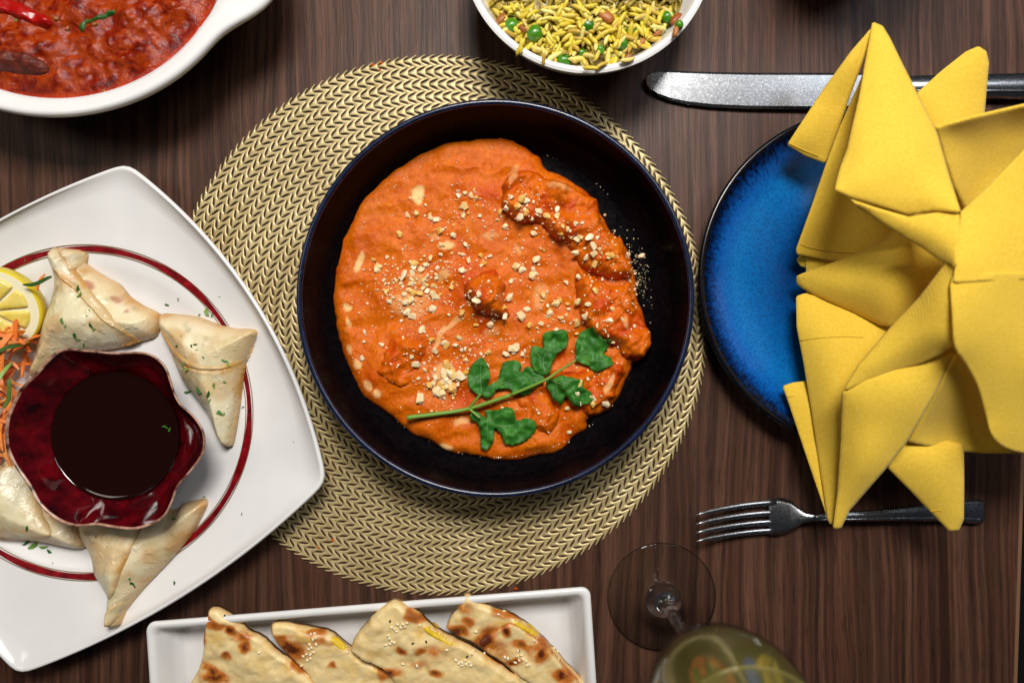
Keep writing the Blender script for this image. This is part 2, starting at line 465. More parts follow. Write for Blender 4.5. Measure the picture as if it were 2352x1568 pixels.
# metal and glass
sm = NT('worn_steel')
scr = sm.noise(1.0, 3, 0.7, sm.co((260, 900, 1)), 1.5)
spk = sm.noise(700, 3, 0.75)
sm.set(Base_Color=sm.ramp(spk, [(0.35, (0.44, 0.455, 0.485, 1)), (0.75, (0.58, 0.595, 0.625, 1))]), Metallic=1.0,
       Roughness=sm.ramp(spk, [(0.3, 0.24), (0.55, 0.27), (0.80, 0.40)]))
sm.bump(sm.math('ADD', scr, spk), 0.03, 0.0002); M['steel'] = sm.m
gl = NT('clear_thin_glass')
tr = gl.n('ShaderNodeBsdfTransparent'); tr.inputs[0].default_value = (0.96, 0.97, 0.96, 1)
gs = gl.n('ShaderNodeBsdfGlossy'); gs.inputs['Roughness'].default_value = 0.09
lw = gl.n('ShaderNodeLayerWeight'); lw.inputs['Blend'].default_value = 0.30
mxs = gl.n('ShaderNodeMixShader'); gl.l(gl.ramp(lw.outputs['Fresnel'], [(0.0, 0.02), (0.35, 0.045), (0.75, 0.15), (1.0, 0.6)]), mxs.inputs[0]); gl.l(tr.outputs[0], mxs.inputs[1]); gl.l(gs.outputs[0], mxs.inputs[2])
gl.l(mxs.outputs[0], gl.t.nodes['Material Output'].inputs['Surface']); M['glass'] = gl.m
gf = NT('clear_foot_glass')
tr2 = gf.n('ShaderNodeBsdfTransparent'); tr2.inputs[0].default_value = (0.95, 0.96, 0.95, 1)
gs2 = gf.n('ShaderNodeBsdfGlossy'); gs2.inputs['Roughness'].default_value = 0.03
lw2 = gf.n('ShaderNodeLayerWeight'); lw2.inputs['Blend'].default_value = 0.32
mx2 = gf.n('ShaderNodeMixShader'); gf.l(gf.ramp(lw2.outputs['Fresnel'], [(0.0, 0.02), (0.4, 0.05), (0.75, 0.35), (1.0, 0.95)]), mx2.inputs[0]); gf.l(tr2.outputs[0], mx2.inputs[1]); gf.l(gs2.outputs[0], mx2.inputs[2])
gf.l(mx2.outputs[0], gf.t.nodes['Material Output'].inputs['Surface']); M['glass_foot'] = gf.m
gk = NT('solid_glass'); gk.set(Base_Color=(1, 1, 1, 1), Roughness=0.0, Transmission_Weight=1.0, IOR=1.47); M['glass_solid'] = gk.m
wi = NT('white_wine')
wt = wi.n('ShaderNodeBsdfTransparent'); wt.inputs[0].default_value = (0.80, 0.70, 0.30, 1)
wd = wi.n('ShaderNodeBsdfDiffuse'); wd.inputs[0].default_value = (0.62, 0.56, 0.20, 1)
wgl = wi.n('ShaderNodeBsdfGlossy'); wgl.inputs['Roughness'].default_value = 0.03
wm1 = wi.n('ShaderNodeMixShader', i_0=0.34); wi.l(wt.outputs[0], wm1.inputs[1]); wi.l(wd.outputs[0], wm1.inputs[2])
wm2 = wi.n('ShaderNodeMixShader', i_0=0.05); wi.l(wm1.outputs[0], wm2.inputs[1]); wi.l(wgl.outputs[0], wm2.inputs[2])
wi.l(wm2.outputs[0], wi.t.nodes['Material Output'].inputs['Surface']); M['wine'] = wi.m
M['caster_black'] = simple('shadow_caster_black', (0.01, 0.01, 0.011, 1), 0.4)

# ================================================================== setting
def slab(name, poly, z0, z1, mat, parent=None):
    n = len(poly); V = [(x, y, z1) for x, y in poly] + [(x, y, z0) for x, y in poly]
    F = [tuple(range(n)), tuple(range(2 * n - 1, n - 1, -1))] + [(i, i + n, (i + 1) % n + n, (i + 1) % n) for i in range(n)]
    return mk(name, V, F, mat, parent, smooth=False, recalc=True)
ex0 = P(2355, 1050)[0]; ex1 = P(2338, 1568)[0]; ey0 = P(0, 1050)[1]; ey1 = P(0, 1568)[1]
sl = (ex1 - ex0) / (ey1 - ey0); exat = lambda y: ex0 + (y - ey0) * sl
tt = slab('table_top', [(-0.62, -0.52), (exat(-0.52) - 0.003, -0.52), (exat(0.60) - 0.003, 0.60), (-0.62, 0.60)], -0.028, 0.0, M['wood'])
tt['kind'] = 'structure'
slab('edge_band', [(exat(-0.52) - 0.003, -0.52), (exat(-0.52), -0.52), (exat(0.60), 0.60), (exat(0.60) - 0.003, 0.60)], -0.028, -0.0006, M['edge_band'], tt)
fo = slab('floor', [(-3, -3), (3, -3), (3, 3), (-3, 3)], -0.80, -0.75, M['floor']); fo['kind'] = 'structure'

# ================================================================== placemat
mc = P(1007, 746)[:2]
mat_root = empty('placemat', (mc[0], mc[1], 0.0), 'round gold woven vinyl placemat under the black curry bowl', 'placemat')
w_h = 0.00435; pitch = 0.0061; ang = math.radians(33); R_out = 0.1895
nring = 13
def braid_ring(k):
    rin = R_out - 2 * w_h * (k + 1); rmid = rin + w_h
    N = int(round(2 * PI * rmid / pitch)); V = []; F = []
    off = rnd.random() * 6
    for half in (0, 1):
        sgn = 1 if half == 0 else -1
        outer = (k == 0 and half == 1)
        us = (0.0, 0.25, 0.5, 0.75, 1.0); nv = 8
        for j in range(N):
            base_i = len(V)
            wob = rnd.uniform(-0.25, 0.25)
            for iv in range(nv):
                v = iv / (nv - 1)
                leaf = 0.265 * max(0.0, 1 - (abs(2 * v - 1) / 0.86) ** 1.8)
                if outer and v > 0.5: leaf = 0.31 + 0.04 * (v - 0.5) * 2
                leaf = max(leaf, 0.012)
                r = rin + (half + v) * w_h if half == 0 else rin + w_h + v * w_h * (0.72 if outer else 1.0)
                sh = (v if half == 0 else 1 - v) * (w_h / math.tan(ang)) / pitch
                for u in us:
                    uu = leaf + u * (1 - 2 * leaf)
                    th = (j + uu + sh + off) * 2 * PI / N
                    cross = min(1.0, math.sin(PI * u) * 1.35)
                    vv = v if half == 0 else 1 - v
                    z = 0.0011 + 0.00042 * cross * (0.35 + leaf * 3) + 0.0005 * max(0, vv - .45) * (1 - u) + wob * 0.0006
                    V.append((mc[0] + r * math.cos(th), mc[1] + r * math.sin(th), z))
            nu = len(us)
            for iv in range(nv - 1):
                for iu in range(nu - 1):
                    a = base_i + iv * nu + iu
                    F.append((a, a + 1, a + nu + 1, a + nu))
    o = mk('braid_ring', V, F, M['gold'], mat_root)
    me = o.data
    up = sum(p.normal.z for p in me.polygons[:40])
    if up < 0: me.flip_normals()
    return o
for k in range(nring): braid_ring(k)
mk('center_disc', circ(mc, R_out - 2 * w_h * nring + 0.0003, 0.0012, 96), [tuple(range(96))], M['gold'], mat_root)

for i, (x, y, r) in enumerate([(856, 148, 6), (874, 144, 6), (872, 160, 5), (763, 1241, 5), (731, 1258, 5), (1060, 1270, 4), (1185, 1352, 5)]):
    pl = [(x + r * (1 + .3 * math.sin(3 * a + i)) * math.cos(a), y + r * .55 * (1 + .2 * math.cos(2 * a + i)) * math.sin(a)) for a in np.linspace(0, 2 * PI, 14, endpoint=False)]
    o = patch('sauce_spot', Pxy(pl, 0.002), 0.0004, lambda x, y, d: 0.0013 + 0.0012 * np.sqrt(np.clip(d / 0.001, 0, 1)), M['curry'], bottom=0.0004, attr={'cream': lambda x, y, d: x * 0, 'oil': lambda x, y, d: x * 0 + .3})
    tag(o, 'tiny orange sauce spot on the ' + ('upper' if y < 700 else 'lower') + ' rim of the gold placemat', 'sauce spot', 'sauce spots on the placemat')

# ================================================================== black bowl
bc = P(1138, 685, 0.048)[:2]
Rr = 459 * K * (H - 0.048) / H
bowl = empty('serving_bowl', (bc[0], bc[1], 0.002), 'large round black bowl with navy rim holding orange curry', 'bowl')
pr_out = prof([(0.0001, 0.004), (0.070, 0.0035), (0.078, 0.003), (0.098, 0.006), (0.113, 0.016), (0.1205, 0.032), (Rr - 0.0012, 0.0465)], 5)
pr_in = prof([(Rr - 0.0034, 0.0472), (0.1195, 0.036), (0.1165, 0.022), (0.1120, 0.0125), (0.1035, 0.0092), (0.080, 0.0085), (0.0001, 0.0085)], 6)
lathe('outer_wall', bc, pr_out, M['navy'], bowl, 160)
inner = lathe('inner_wall', bc, pr_in, M['navy'], bowl, 160, cap0=False)
rim = [(Rr - 0.0012 + 0.0, 0.0465)] + [(Rr - 0.0022 + 0.0019 * math.cos(a), 0.0474 + 0.0017 * math.sin(a)) for a in np.linspace(-0.3, PI + 0.5, 12)]
lathe('rim', bc, rim, M['navy_rim'], bowl, 160, cap0=False)

# ---- curry sauce
sauce_px = [(1085, 315), (1150, 313), (1200, 328), (1235, 352), (1255, 385), (1290, 400), (1340, 430), (1370, 460), (1390, 500), (1410, 530), (1440, 565), (1455, 610),
            (1462, 650), (1470, 690), (1490, 750), (1488, 800), (1468, 828), (1452, 850), (1440, 865), (1430, 900), (1410, 930), (1380, 952), (1352, 962), (1350, 988), (1318, 1002), (1290, 1040),
            (1240, 1046), (1170, 1062), (1090, 1055), (1020, 1035), (950, 1000), (900, 965), (870, 940), (830, 905), (800, 850), (775, 790), (763, 720), (764, 650),
            (775, 580), (800, 510), (830, 450), (880, 400), (930, 365), (1000, 330)]
so = resample(Pxy(smooth_poly(sauce_px, 6), 0.013), 260)
ctr = so.mean(0); a_ = np.arctan2(so[:, 1] - ctr[1], so[:, 0] - ctr[0])
so = ctr + (so - ctr) * (1 + 0.022 * fbm(so[:, 0], so[:, 1], 110, 3, 2))[:, None]
chick = {  # outline, top height above the bowl floor, edge width
    'a': ([(1155, 390), (1185, 372), (1235, 380), (1290, 402), (1340, 425), (1375, 445), (1395, 480), (1410, 520), (1440, 550), (1462, 605), (1455, 635), (1410, 648), (1385, 632), (1340, 612), (1312, 588), (1290, 555), (1255, 530), (1225, 515), (1190, 508), (1160, 480), (1148, 440)], 0.023, 0.0075),
    'b': ([(1320, 618), (1345, 605), (1400, 652), (1440, 648), (1470, 690), (1482, 722), (1512, 765), (1505, 800), (1480, 828), (1440, 818), (1400, 795), (1360, 775), (1338, 730), (1318, 670)], 0.021, 0.008),
    'c': ([(1262, 858), (1330, 842), (1400, 828), (1438, 850), (1430, 895), (1400, 935), (1350, 962), (1312, 948), (1285, 915)], 0.016, 0.007),
    'd': ([(1062, 655), (1085, 618), (1130, 606), (1160, 636), (1172, 700), (1165, 728), (1120, 728), (1082, 705)], 0.024, 0.009),
    'e': ([(866, 800), (895, 765), (960, 775), (985, 815), (960, 858), (940, 888), (900, 886), (862, 862)], 0.015, 0.008),
    'f': ([(1178, 905), (1240, 888), (1290, 918), (1302, 960), (1270, 998), (1220, 1012), (1188, 985)], 0.014, 0.009)}
FZ = 0.0085
cream = [(958, 447, 15, 20, 0, 1.0), (1025, 565, 22, 8, -10, .8), (828, 602, 8, 24, 20, .85), (798, 708, 9, 9, 0, .95), (800, 742, 6, 9, 0, .8), (806, 800, 6, 12, -15, .7),
         (822, 838, 6, 14, -20, .8), (868, 903, 9, 12, -20, .9), (845, 885, 7, 12, -30, .7), (1010, 770, 7, 30, 25, .55), (1040, 742, 30, 6, -35, .55), (1015, 632, 18, 9, -20, .5),
         (1022, 1025, 18, 9, 0, .9), (1060, 970, 14, 8, 0, .6), (1400, 880, 5, 26, 15, .6), (1180, 400, 10, 20, 30, .4), (1130, 540, 22, 7, 0, .35), (1190, 570, 5, 16, -30, .5), (1285, 430, 30, 8, 20, .35),
         (960, 640, 26, 12, 0, .45), (1020, 855, 22, 20, 0, .5), (1000, 540, 14, 7, 0, .3), (1440, 740, 5, 20, -10, .4), (1120, 545, 16, 6, 10, .4), (1240, 680, 16, 30, 10, .3), (1130, 760, 20, 10, 0, .3), (940, 700, 40, 30, 0, .3)]
def blobs(x, y, h, L, soft=False):
    px, py = topx(x, y, h); o = np.zeros_like(px)
    wx = 7 * fbm(x, y, 160, 2, 3); wy = 7 * fbm(x, y, 160, 2, 9)
    for (bx, by, ax, ay, rot, st_) in L:
        t_ = math.radians(rot); dx = px + wx - bx; dy = py + wy - by
        u = (dx * math.cos(t_) + dy * math.sin(t_)) / ax; v = (-dx * math.sin(t_) + dy * math.cos(t_)) / ay
        q = u * u + v * v
        o = np.maximum(o, st_ * (1.15 * np.exp(-q * 0.9) if soft else np.clip(1.35 - q, 0, 0.7) / 0.7))
    return o
fills = [(resample(Pxy(smooth_poly(v[0], 4), 0.02), 50), v[1]) for v in chick.values()]
def sauce_z(x, y, d):
    e = np.clip(d / 0.009, 0, 1); z = FZ - 0.0004 + 0.0085 * np.sqrt(1 - (1 - e) ** 2)
    z += e * (0.0030 * fbm(x, y, 38, 3, 1) + 0.0016 * (1 - np.abs(fbm(x * 0.8 + y * .3, (y - x * .3) * 1.6, 46, 2, 4)) * 2) + 0.0007 * fbm(x, y, 220, 2, 4))
    pts = np.stack([x, y], 1)
    for pl, top in fills:       # sauce clings up round each piece
        dd, _, ins = seg_dist(pts, pl); sdist = np.where(ins, 0, dd)
        z += e * 0.0014 * np.exp(-(sdist / 0.006) ** 2)
    return z
cream_f = lambda h: (lambda x, y, d: blobs(x, y, h, cream) * 0.9)
oil_f = lambda x, y, d: np.clip(1 - d / 0.0025, 0, 1) * 0.5 + np.clip(fbm(x, y, 55, 2, 7) * 1.2 - 0.25, 0, 0.7)
sauce = patch('curry_sauce', so, 0.00115, sauce_z, M['curry'], attr={'cream': cream_f(0.017), 'oil': oil_f})
tag(sauce, 'thick orange cream curry sauce pooled in the black bowl', 'curry sauce')
chick_lab = {'a': 'largest long sauce covered chicken piece along the upper right of the orange curry', 'b': 'chicken piece at the far right end of the orange curry, above the coriander',
             'c': 'chicken piece right of the coriander sprig at the lower edge of the curry', 'd': 'small upright chicken piece standing alone near the middle of the curry',
             'e': 'chicken piece at the lower left of the orange curry left of the coriander stem', 'f': 'low chicken piece between coriander leaves at the bottom of the curry'}
curry_objs = [sauce]
for i, (k, (pl, top, ew)) in enumerate(chick.items()):
    o_ = resample(Pxy(smooth_poly(pl, 5), FZ + top), 150); o_ = o_ + .0045 * np.stack([fbm(o_[:, 0], o_[:, 1], 85, 3, 4 + i), fbm(o_[:, 0], o_[:, 1], 85, 3, 14 + i)], 1)
    def cz(x, y, d, top=top, ew=ew, i=i):
        e = np.clip(d / ew, 0, 1); prof_ = (1 - (1 - e) ** 2.0) ** 0.6
        z = FZ + 0.002 + (top - 0.002) * prof_ + prof_ * (0.0056 * fbm(x, y, 75, 3, 20 + i) + 0.0022 * fbm(x * .6 + y * .6, (y - x) * 1.3, 200, 3, 30 + i) - .002 * np.abs(fbm(x + y, x - y, 70, 2, 12 + i)))
        return z
    o = patch('chicken_piece', o_, 0.0010, cz, M['curry'], bottom=FZ + 0.0015,
              attr={'cream': cream_f(FZ + top), 'oil': lambda x, y, d: np.clip(1.0 - d / 0.0035, 0, 1) * 0.5 + np.clip(fbm(x, y, 120, 3, 3) * 1.6, 0, .8)})
    tag(o, chick_lab[k], 'chicken', 'chicken pieces in the orange curry'); curry_objs.append(o)
# a few spilled sauce drops on the bare bowl
for i, (x, y, r) in enumerate([(1332, 988, 22), (1300, 1036, 10), (1438, 850, 14), (893, 985, 7), (905, 995, 5)]):
    pl = [(x + r * (1 + .3 * math.sin(3 * a + i)) * math.cos(a), y + r * .6 * (1 + .2 * math.cos(2 * a + i)) * math.sin(a)) for a in np.linspace(0, 2 * PI, 16, endpoint=False)]
    o = patch('sauce_drop', Pxy(pl, 0.010), 0.0007, lambda x, y, d: FZ - 0.0002 + 0.0018 * np.sqrt(np.clip(d / 0.002, 0, 1)), M['curry'], attr={'cream': lambda x, y, d: x * 0, 'oil': lambda x, y, d: x * 0 + .4})
    tag(o, 'small smear of orange sauce beside the main pool on the bare black bowl floor', 'sauce drop', 'sauce smears on the bowl floor')
curry_bvh = bvh_of(curry_objs + [inner])

# ---- crushed nuts
def hull_mesh(name, mat, n, sx, sy, sz, seed, smooth=False):
    r = random.Random(seed); bm = bmesh.new()
    for _ in range(n):
        v = Vector((r.gauss(0, 1), r.gauss(0, 1), r.gauss(0, 1))).normalized() * r.uniform(.8, 1)
        bm.verts.new((v.x * sx, v.y * sy, v.z * sz))
    res = bmesh.ops.convex_hull(bm, input=bm.verts)
    bmesh.ops.delete(bm, geom=[v for v in bm.verts if not v.link_faces], context='VERTS')
    bmesh.ops.recalc_face_normals(bm, faces=bm.faces)
    me = bpy.data.meshes.new(name); bm.to_mesh(me); bm.free(); me.materials.append(mat)
    if smooth: me.polygons.foreach_set('use_smooth', [True] * len(me.polygons))
    return me
nut_meshes = [hull_mesh('nut_crumb', M['nut'], 14, 1, rnd.uniform(.6, .9), rnd.uniform(.45, .75), 100 + i) for i in range(8)]
clusters = [(930, 660, 48, 42, 62, 1.0), (1003, 885, 34, 34, 34, 1.35), (985, 600, 45, 25, 10, 1), (1105, 680, 30, 40, 13, 1.05), (1050, 800, 55, 30, 20, 1.0), (1062, 448, 22, 25, 9, 1.0),
            (945, 490, 26, 20, 7, .9), (1035, 500, 35, 20, 9, .9), (1205, 455, 30, 25, 14, 1.05), (1290, 505, 40, 30, 13, 1.05), (1360, 535, 45, 25, 12, 1.05), (1400, 590, 40, 35, 12, 1), (1230, 600, 25, 20, 6, 1.2),
            (1262, 715, 40, 40, 18, 1.15), (1390, 690, 45, 40, 12, 1), (1195, 805, 30, 25, 9, 1.3), (1400, 775, 45, 30, 7, 1.1), (1240, 960, 70, 40, 10, .95), (1370, 880, 30, 40, 7, 1.1), (1110, 570, 80, 60, 14, .8), (900, 800, 60, 70, 9, .9), (1080, 880, 50, 30, 7, 1.0)]
nut_xy = []
for (cx, cy, sx_, sy_, n, k) in clusters:
    for _ in range(n): nut_xy.append((rnd.gauss(cx, sx_), rnd.gauss(cy, sy_), k))
def nut_place(x, y):
    if x > 1300 and y < 660 or (x > 1150 and y < 520 and x + y > 1640): return 'on the long chicken piece at upper right'
    if x > 1310 and y < 830: return 'on the chicken at the right of the curry'
    if 1055 < x < 1180 and 600 < y < 740: return 'on the upright chicken piece in the middle of the curry'
    if x < 1055 and 560 < y < 740: return 'in the dense patch left of the upright chicken piece'
    if x < 1090 and y >= 820: return 'in the heap just above the coriander stem'
    if x < 1090 and y >= 740: return 'between the dense left patch and the coriander stem'
    if y <= 600: return 'in the upper part of the orange curry'
    if y > 880: return 'near the coriander leaves at the bottom of the curry'
    return 'in the orange curry between the upright chicken and the coriander'
for _ in ():
    pass
nut_xy += [(1240, 352, 1.6), (1232, 362, 1.0), (1040, 388, 1.4), (1098, 398, 1.0), (1485, 605, .9), (1475, 625, 1.2), (1470, 650, .8), (1383, 402, .7), (1445, 992, 1.5), (1392, 943, 1.5), (832, 906, .9), (870, 940, .9), (960, 1003, 1), (1085, 1048, 1.0), (1188, 1040, 1), (1010, 1030, 1.2), (1352, 975, 1.0), (765, 668, .9), (840, 445, .7), (1500, 655, .6)]
placed = 0
for (x, y, k) in nut_xy:
    if placed >= 298: break
    p_, n_ = shoot(curry_bvh, x, y)
    if p_ is None or n_.z < 0.35: continue
    s_ = k * rnd.choice([0.0015, 0.0018, 0.0022, 0.0026, 0.0031, 0.0036])
    inst('nut_crumb', nut_meshes[placed % 8], p_ + n_ * s_ * 0.35, (rnd.uniform(-.5, .5), rnd.uniform(-.5, .5), rnd.uniform(0, 6.3)), s_,
         ('larger ' if s_ > .0029 else '') + 'pale crushed nut piece ' + nut_place(x, y), 'nut piece', 'crushed nut pieces on the curry')
    placed += 1
def scatter_mesh(name, meshes, spots, mat):
    bm = bmesh.new()
    for i, (loc, rot, sc) in enumerate(spots):
        nb_ = len(bm.verts); bm.from_mesh(meshes[i % len(meshes)]); bm.verts.ensure_lookup_table()
        sc = sc if hasattr(sc, '__len__') else (sc,) * 3
        mx = Matrix.LocRotScale(Vector(loc), Euler(rot), Vector(sc))
        for v in bm.verts[nb_:]: v.co = mx @ v.co
    me = bpy.data.meshes.new(name); bm.to_mesh(me); bm.free()
    if mat: me.materials.clear(); me.materials.append(mat)
    o = bpy.data.objects.new(name, me); col.objects.link(o); return o
spots = []
for _ in range(2000):
    if rnd.random() < .8:
        cl = rnd.choices(clusters, [c_[4] for c_ in clusters])[0]; x, y = rnd.gauss(cl[0], cl[2] * 1.2), rnd.gauss(cl[1], cl[3] * 1.2)
    elif rnd.random() < .6: x, y = rnd.gauss(1480, 22), rnd.gauss(620, 45)
    else:
        a = rnd.uniform(0, 6.3); x, y = 1140 + 372 * math.cos(a), 690 + 372 * math.sin(a)
    p_, n_ = shoot(curry_bvh, x, y)
    if p_ is None or math.hypot(p_.x - bc[0], p_.y - bc[1]) > 0.113: continue
    s_ = rnd.choice([.0004, .0005, .0007, .0010, .0013]) * (1 if math.hypot(x - 1140, y - 690) < 340 else .6)
    spots.append((p_ + n_ * s_ * .4, (rnd.random() * 3, rnd.random() * 3, rnd.random() * 6), s_))
o = scatter_mesh('fine_nut_crumbs', nut_meshes, spots, M['nut']); o['kind'] = 'stuff'
tag(o, 'fine pale nut dust sprinkled over the orange curry and bowl floor', 'nut crumbs')

# ---- coriander sprig
c4 = crop(900.4, 698.25, 0.29299)
sprig = empty('coriander_sprig', P(1080, 930, 0.022), 'fresh green coriander sprig with lobed leaves lying on the orange curry', 'coriander')
leaves = {
 'a': ([(680, 720), (610, 665), (585, 600), (598, 520), (640, 460), (690, 415), (740, 460), (765, 520), (765, 590), (740, 650), (705, 715)], [[(690, 715), (680, 560), (690, 440)], [(685, 620), (620, 570)], [(685, 600), (745, 540)]]),
 'b': ([(1195, 605), (1120, 660), (1060, 710), (965, 715), (920, 670), (820, 675), (790, 720), (735, 745), (700, 700), (750, 640), (830, 600), (845, 520), (885, 455), (960, 440), (1010, 470), (1010, 535), (1060, 490), (1100, 500), (1125, 545), (1190, 570)], [[(1190, 590), (980, 600), (720, 690)], [(1050, 598), (940, 490)], [(1080, 600), (990, 680)]]),
 'c': ([(1225, 565), (1150, 550), (1108, 520), (1085, 430), (1090, 350), (1130, 325), (1192, 345), (1180, 260), (1210, 220), (1290, 203), (1362, 205), (1392, 270), (1370, 340), (1300, 390), (1262, 470)], [[(1215, 570), (1200, 430), (1300, 260)], [(1200, 450), (1130, 380)]]),
 'd': ([(1440, 440), (1450, 400), (1445, 320), (1480, 230), (1560, 185), (1620, 190), (1650, 270), (1725, 280), (1705, 340), (1670, 390), (1720, 420), (1742, 470), (1680, 500), (1610, 535), (1550, 490), (1490, 465)], [[(1440, 440), (1540, 380), (1620, 300)], [(1470, 430), (1600, 450), (1700, 460)], [(1500, 400), (1540, 250)]]),
 'e': ([(1215, 590), (1212, 650), (1240, 690), (1270, 750), (1335, 790), (1360, 725), (1400, 770), (1450, 815), (1500, 790), (1572, 770), (1568, 690), (1505, 655), (1500, 600), (1420, 575), (1330, 560), (1255, 585)], [[(1215, 590), (1380, 660), (1530, 740)], [(1300, 630), (1320, 750)], [(1350, 645), (1450, 600)]]),
 'f': ([(615, 850), (612, 920), (660, 935), (690, 1000), (688, 1080), (690, 1140), (742, 1158), (790, 1090), (808, 985), (850, 1030), (880, 1090), (935, 1112), (1060, 1070), (1132, 980), (1120, 920), (1050, 900), (980, 920), (955, 835), (900, 810), (820, 835), (722, 840), (740, 900), (660, 850)], [[(620, 840), (760, 940), (850, 990), (1100, 960)], [(740, 920), (740, 1120)], [(770, 945), (900, 850)], [(850, 990), (950, 1070)]]) }
sprig_objs = []
for i, (k, (pl, veins)) in enumerate(leaves.items()):
    q = smooth_poly(c4(pl), 6); q = resample(q, 130)
    d0 = q - q.mean(0); nrm = np.stack([-(np.roll(q, -1, 0) - np.roll(q, 1, 0))[:, 1], (np.roll(q, -1, 0) - np.roll(q, 1, 0))[:, 0]], 1)
    nrm /= np.hypot(*nrm.T)[:, None] + 1e-9
    q = q + nrm * (3.4 * (((np.arange(130) * 0.31) % 1.0) - 0.5) + 1.6 * fbm(q[:, 0], q[:, 1], .12, 2, i))[:, None]
    hh = 0.027
    pw = Pxy(q, hh); cen = pw.mean(0)
    def lz(x, y, d, i=i, cen=cen):
        z = np.array([down(curry_bvh, a, b, 0.018)[0] for a, b in zip(x, y)])
        z = 0.5 * z + 0.5 * z.mean()
        r2 = (x - cen[0]) ** 2 + (y - cen[1]) ** 2
        return z + 0.0045 + 0.0030 * fbm(x, y, 150, 2, 50 + i) - r2 * 2.0
    lo_ = patch('leaf', pw, 0.0008, lz, M['leaf'], sprig, bottom=lambda z: z - 0.0004)
    sprig_objs.append(lo_); lb = bvh_of([lo_])
    for vp in veins:
        pts = smooth_poly(c4(vp), 8, closed=False) if len(vp) > 2 else np.linspace(c4(vp)[0], c4(vp)[1], 9)
        path = []
        for (a, b) in pts:
            pp, nn_ = shoot(lb, a, b)
            if pp is not None: path.append(tuple(pp + Vector((0, 0, 0.00005))))
        if len(path) > 3: tube('vein', path, list(np.linspace(0.00035, 0.00012, len(path))), M['vein'], lo_, 5)
def stem_path(pts, hts):
    p_ = smooth_poly(c4(pts), 6, closed=False); h = np.interp(np.linspace(0, 1, len(p_)), np.linspace(0, 1, len(hts)), hts)
    return [P(a, b, hh) for (a, b), hh in zip(p_, h)]
tube('stem', stem_path([(115, 890), (350, 860), (600, 820), (930, 712)], [0.0235, 0.023, 0.0225, 0.0245]), list(np.linspace(.0016, .0012, 19)), M['stem'], sprig, 8)
tube('stem', stem_path([(930, 712), (1190, 600), (1300, 530), (1440, 440)], [0.0245, 0.030, 0.030, 0.031]), list(np.linspace(.0011, .0006, 19)), M['stem'], sprig, 8)
tube('stem', stem_path([(600, 820), (650, 760), (695, 705)], [0.0225, 0.025, 0.027]), .0009, M['stem'], sprig, 8)
tube('stem', stem_path([(600, 815), (640, 850), (690, 890)], [0.0225, 0.024, 0.0255]), .0009, M['stem'], sprig, 8)

# ================================================================== oval dish, upper left
hd = 0.052
def dish_ring(m, h, lug, a=445, b=388, n=160):
    out = []
    for k in range(n):
        t_ = 2 * PI * k / n; c_ = math.cos(t_)
        ang_ = abs(math.atan2(math.sin(t_), abs(c_)))
        bump_ = lug * math.exp(-(ang_ / 0.42) ** 4)
        q = m * (1 + bump_)
        x, y, _ = P(120 + a * q * c_, -120 + b * q * math.sin(t_), hd); out.append((x, y, h))
    return out
dr = [(0.62, 0.0, 0), (0.66, 0.001, 0), (0.74, 0.008, 0), (0.83, 0.022, 0.01), (0.90, 0.036, 0.07), (0.955, 0.043, 0.16), (0.985, 0.0465, 0.19), (1.0, 0.050, 0.20), (0.997, 0.0525, 0.20), (0.985, 0.0540, 0.195), (0.965, 0.0540, 0.185), (0.94, 0.0530, 0.16), (0.91, 0.0515, 0.09),
      (0.885, 0.0500, 0.03), (0.87, 0.046, 0.0), (0.85, 0.036, 0), (0.80, 0.018, 0), (0.70, 0.010, 0), (0.3, 0.008, 0)]
dish = loft('oval_dish', [dish_ring(m, h, l) for m, h, l in dr], M['white'], cap0=True, cap1=True)
tag(dish, 'white oval eared ceramic dish holding dark red curry', 'dish')
tp = [(120 + 398 * math.cos(a), -120 + 347 * math.sin(a)) for a in np.linspace(0, 2 * PI, 120, endpoint=False)]
TZ = 0.0475
tl_pieces = [(60, 108, 85, 40, -15, .006), (250, 95, 60, 40, 10, .004), (330, 45, 60, 45, 0, .005), (150, 30, 60, 40, 20, .005), (300, 130, 45, 25, 30, .003), (200, 150, 50, 25, 0, .003), (30, 60, 50, 30, 0, .004), (420, 20, 40, 35, 0, .003)]
def tz(x, y, d):
    e = np.clip(d / 0.012, 0, 1)
    z = TZ - 0.001 + 0.0015 * e + e * (0.0048 * fbm(x, y, 52, 3, 61) + 0.0022 * fbm(x, y, 150, 2, 66))
    px, py = topx(x, y, TZ)
    for bx, by, ax, ay, rot, hh in tl_pieces:
        q = ((px - bx) / ax) ** 2 + ((py - by) / ay) ** 2
        z = z + e * hh * np.exp(-q ** 1.5)
    return z
tom = patch('tomato_curry', Pxy(tp, TZ), 0.0011, tz, M['tomato'], attr={'oil': lambda x, y, d: np.clip(1.1 - d / 0.0035, 0, 1) * .6})
tag(tom, 'glossy dark red meat curry filling the white oval dish', 'curry')
tb = bvh_of([tom])
def drape_patch(name, pl, h, add, res, mat, bvh, parent=None, default=0.0, ew=0.002, pw=0.5, bottom=True, attr=None, extra=None):
    def zf(x, y, d):
        z = np.array([down(bvh, a, b, default)[0] for a, b in zip(x, y)])
        z = z - 0.0004 + add * np.clip(d / ew, 0, 1) ** pw
        if extra is not None: z = z + extra(x, y, d)
        return z
    return patch(name, Pxy(pl, h), res, zf, mat, parent, bottom=(lambda z: z - 0.001) if bottom else None, attr=attr)
c1 = crop(0, 0, 0.27362)
o = drape_patch('pepper_strip', smooth_poly(c1([(-60, 40), (60, 0), (200, 40), (300, 95), (420, 150), (470, 215), (400, 250), (240, 200), (110, 150), (-60, 110)]), 4), TZ, 0.0048, 0.001, M['pepper'], tb, default=TZ, ew=.002)
tag(o, 'shiny red pepper strip in the dark red curry', 'pepper')
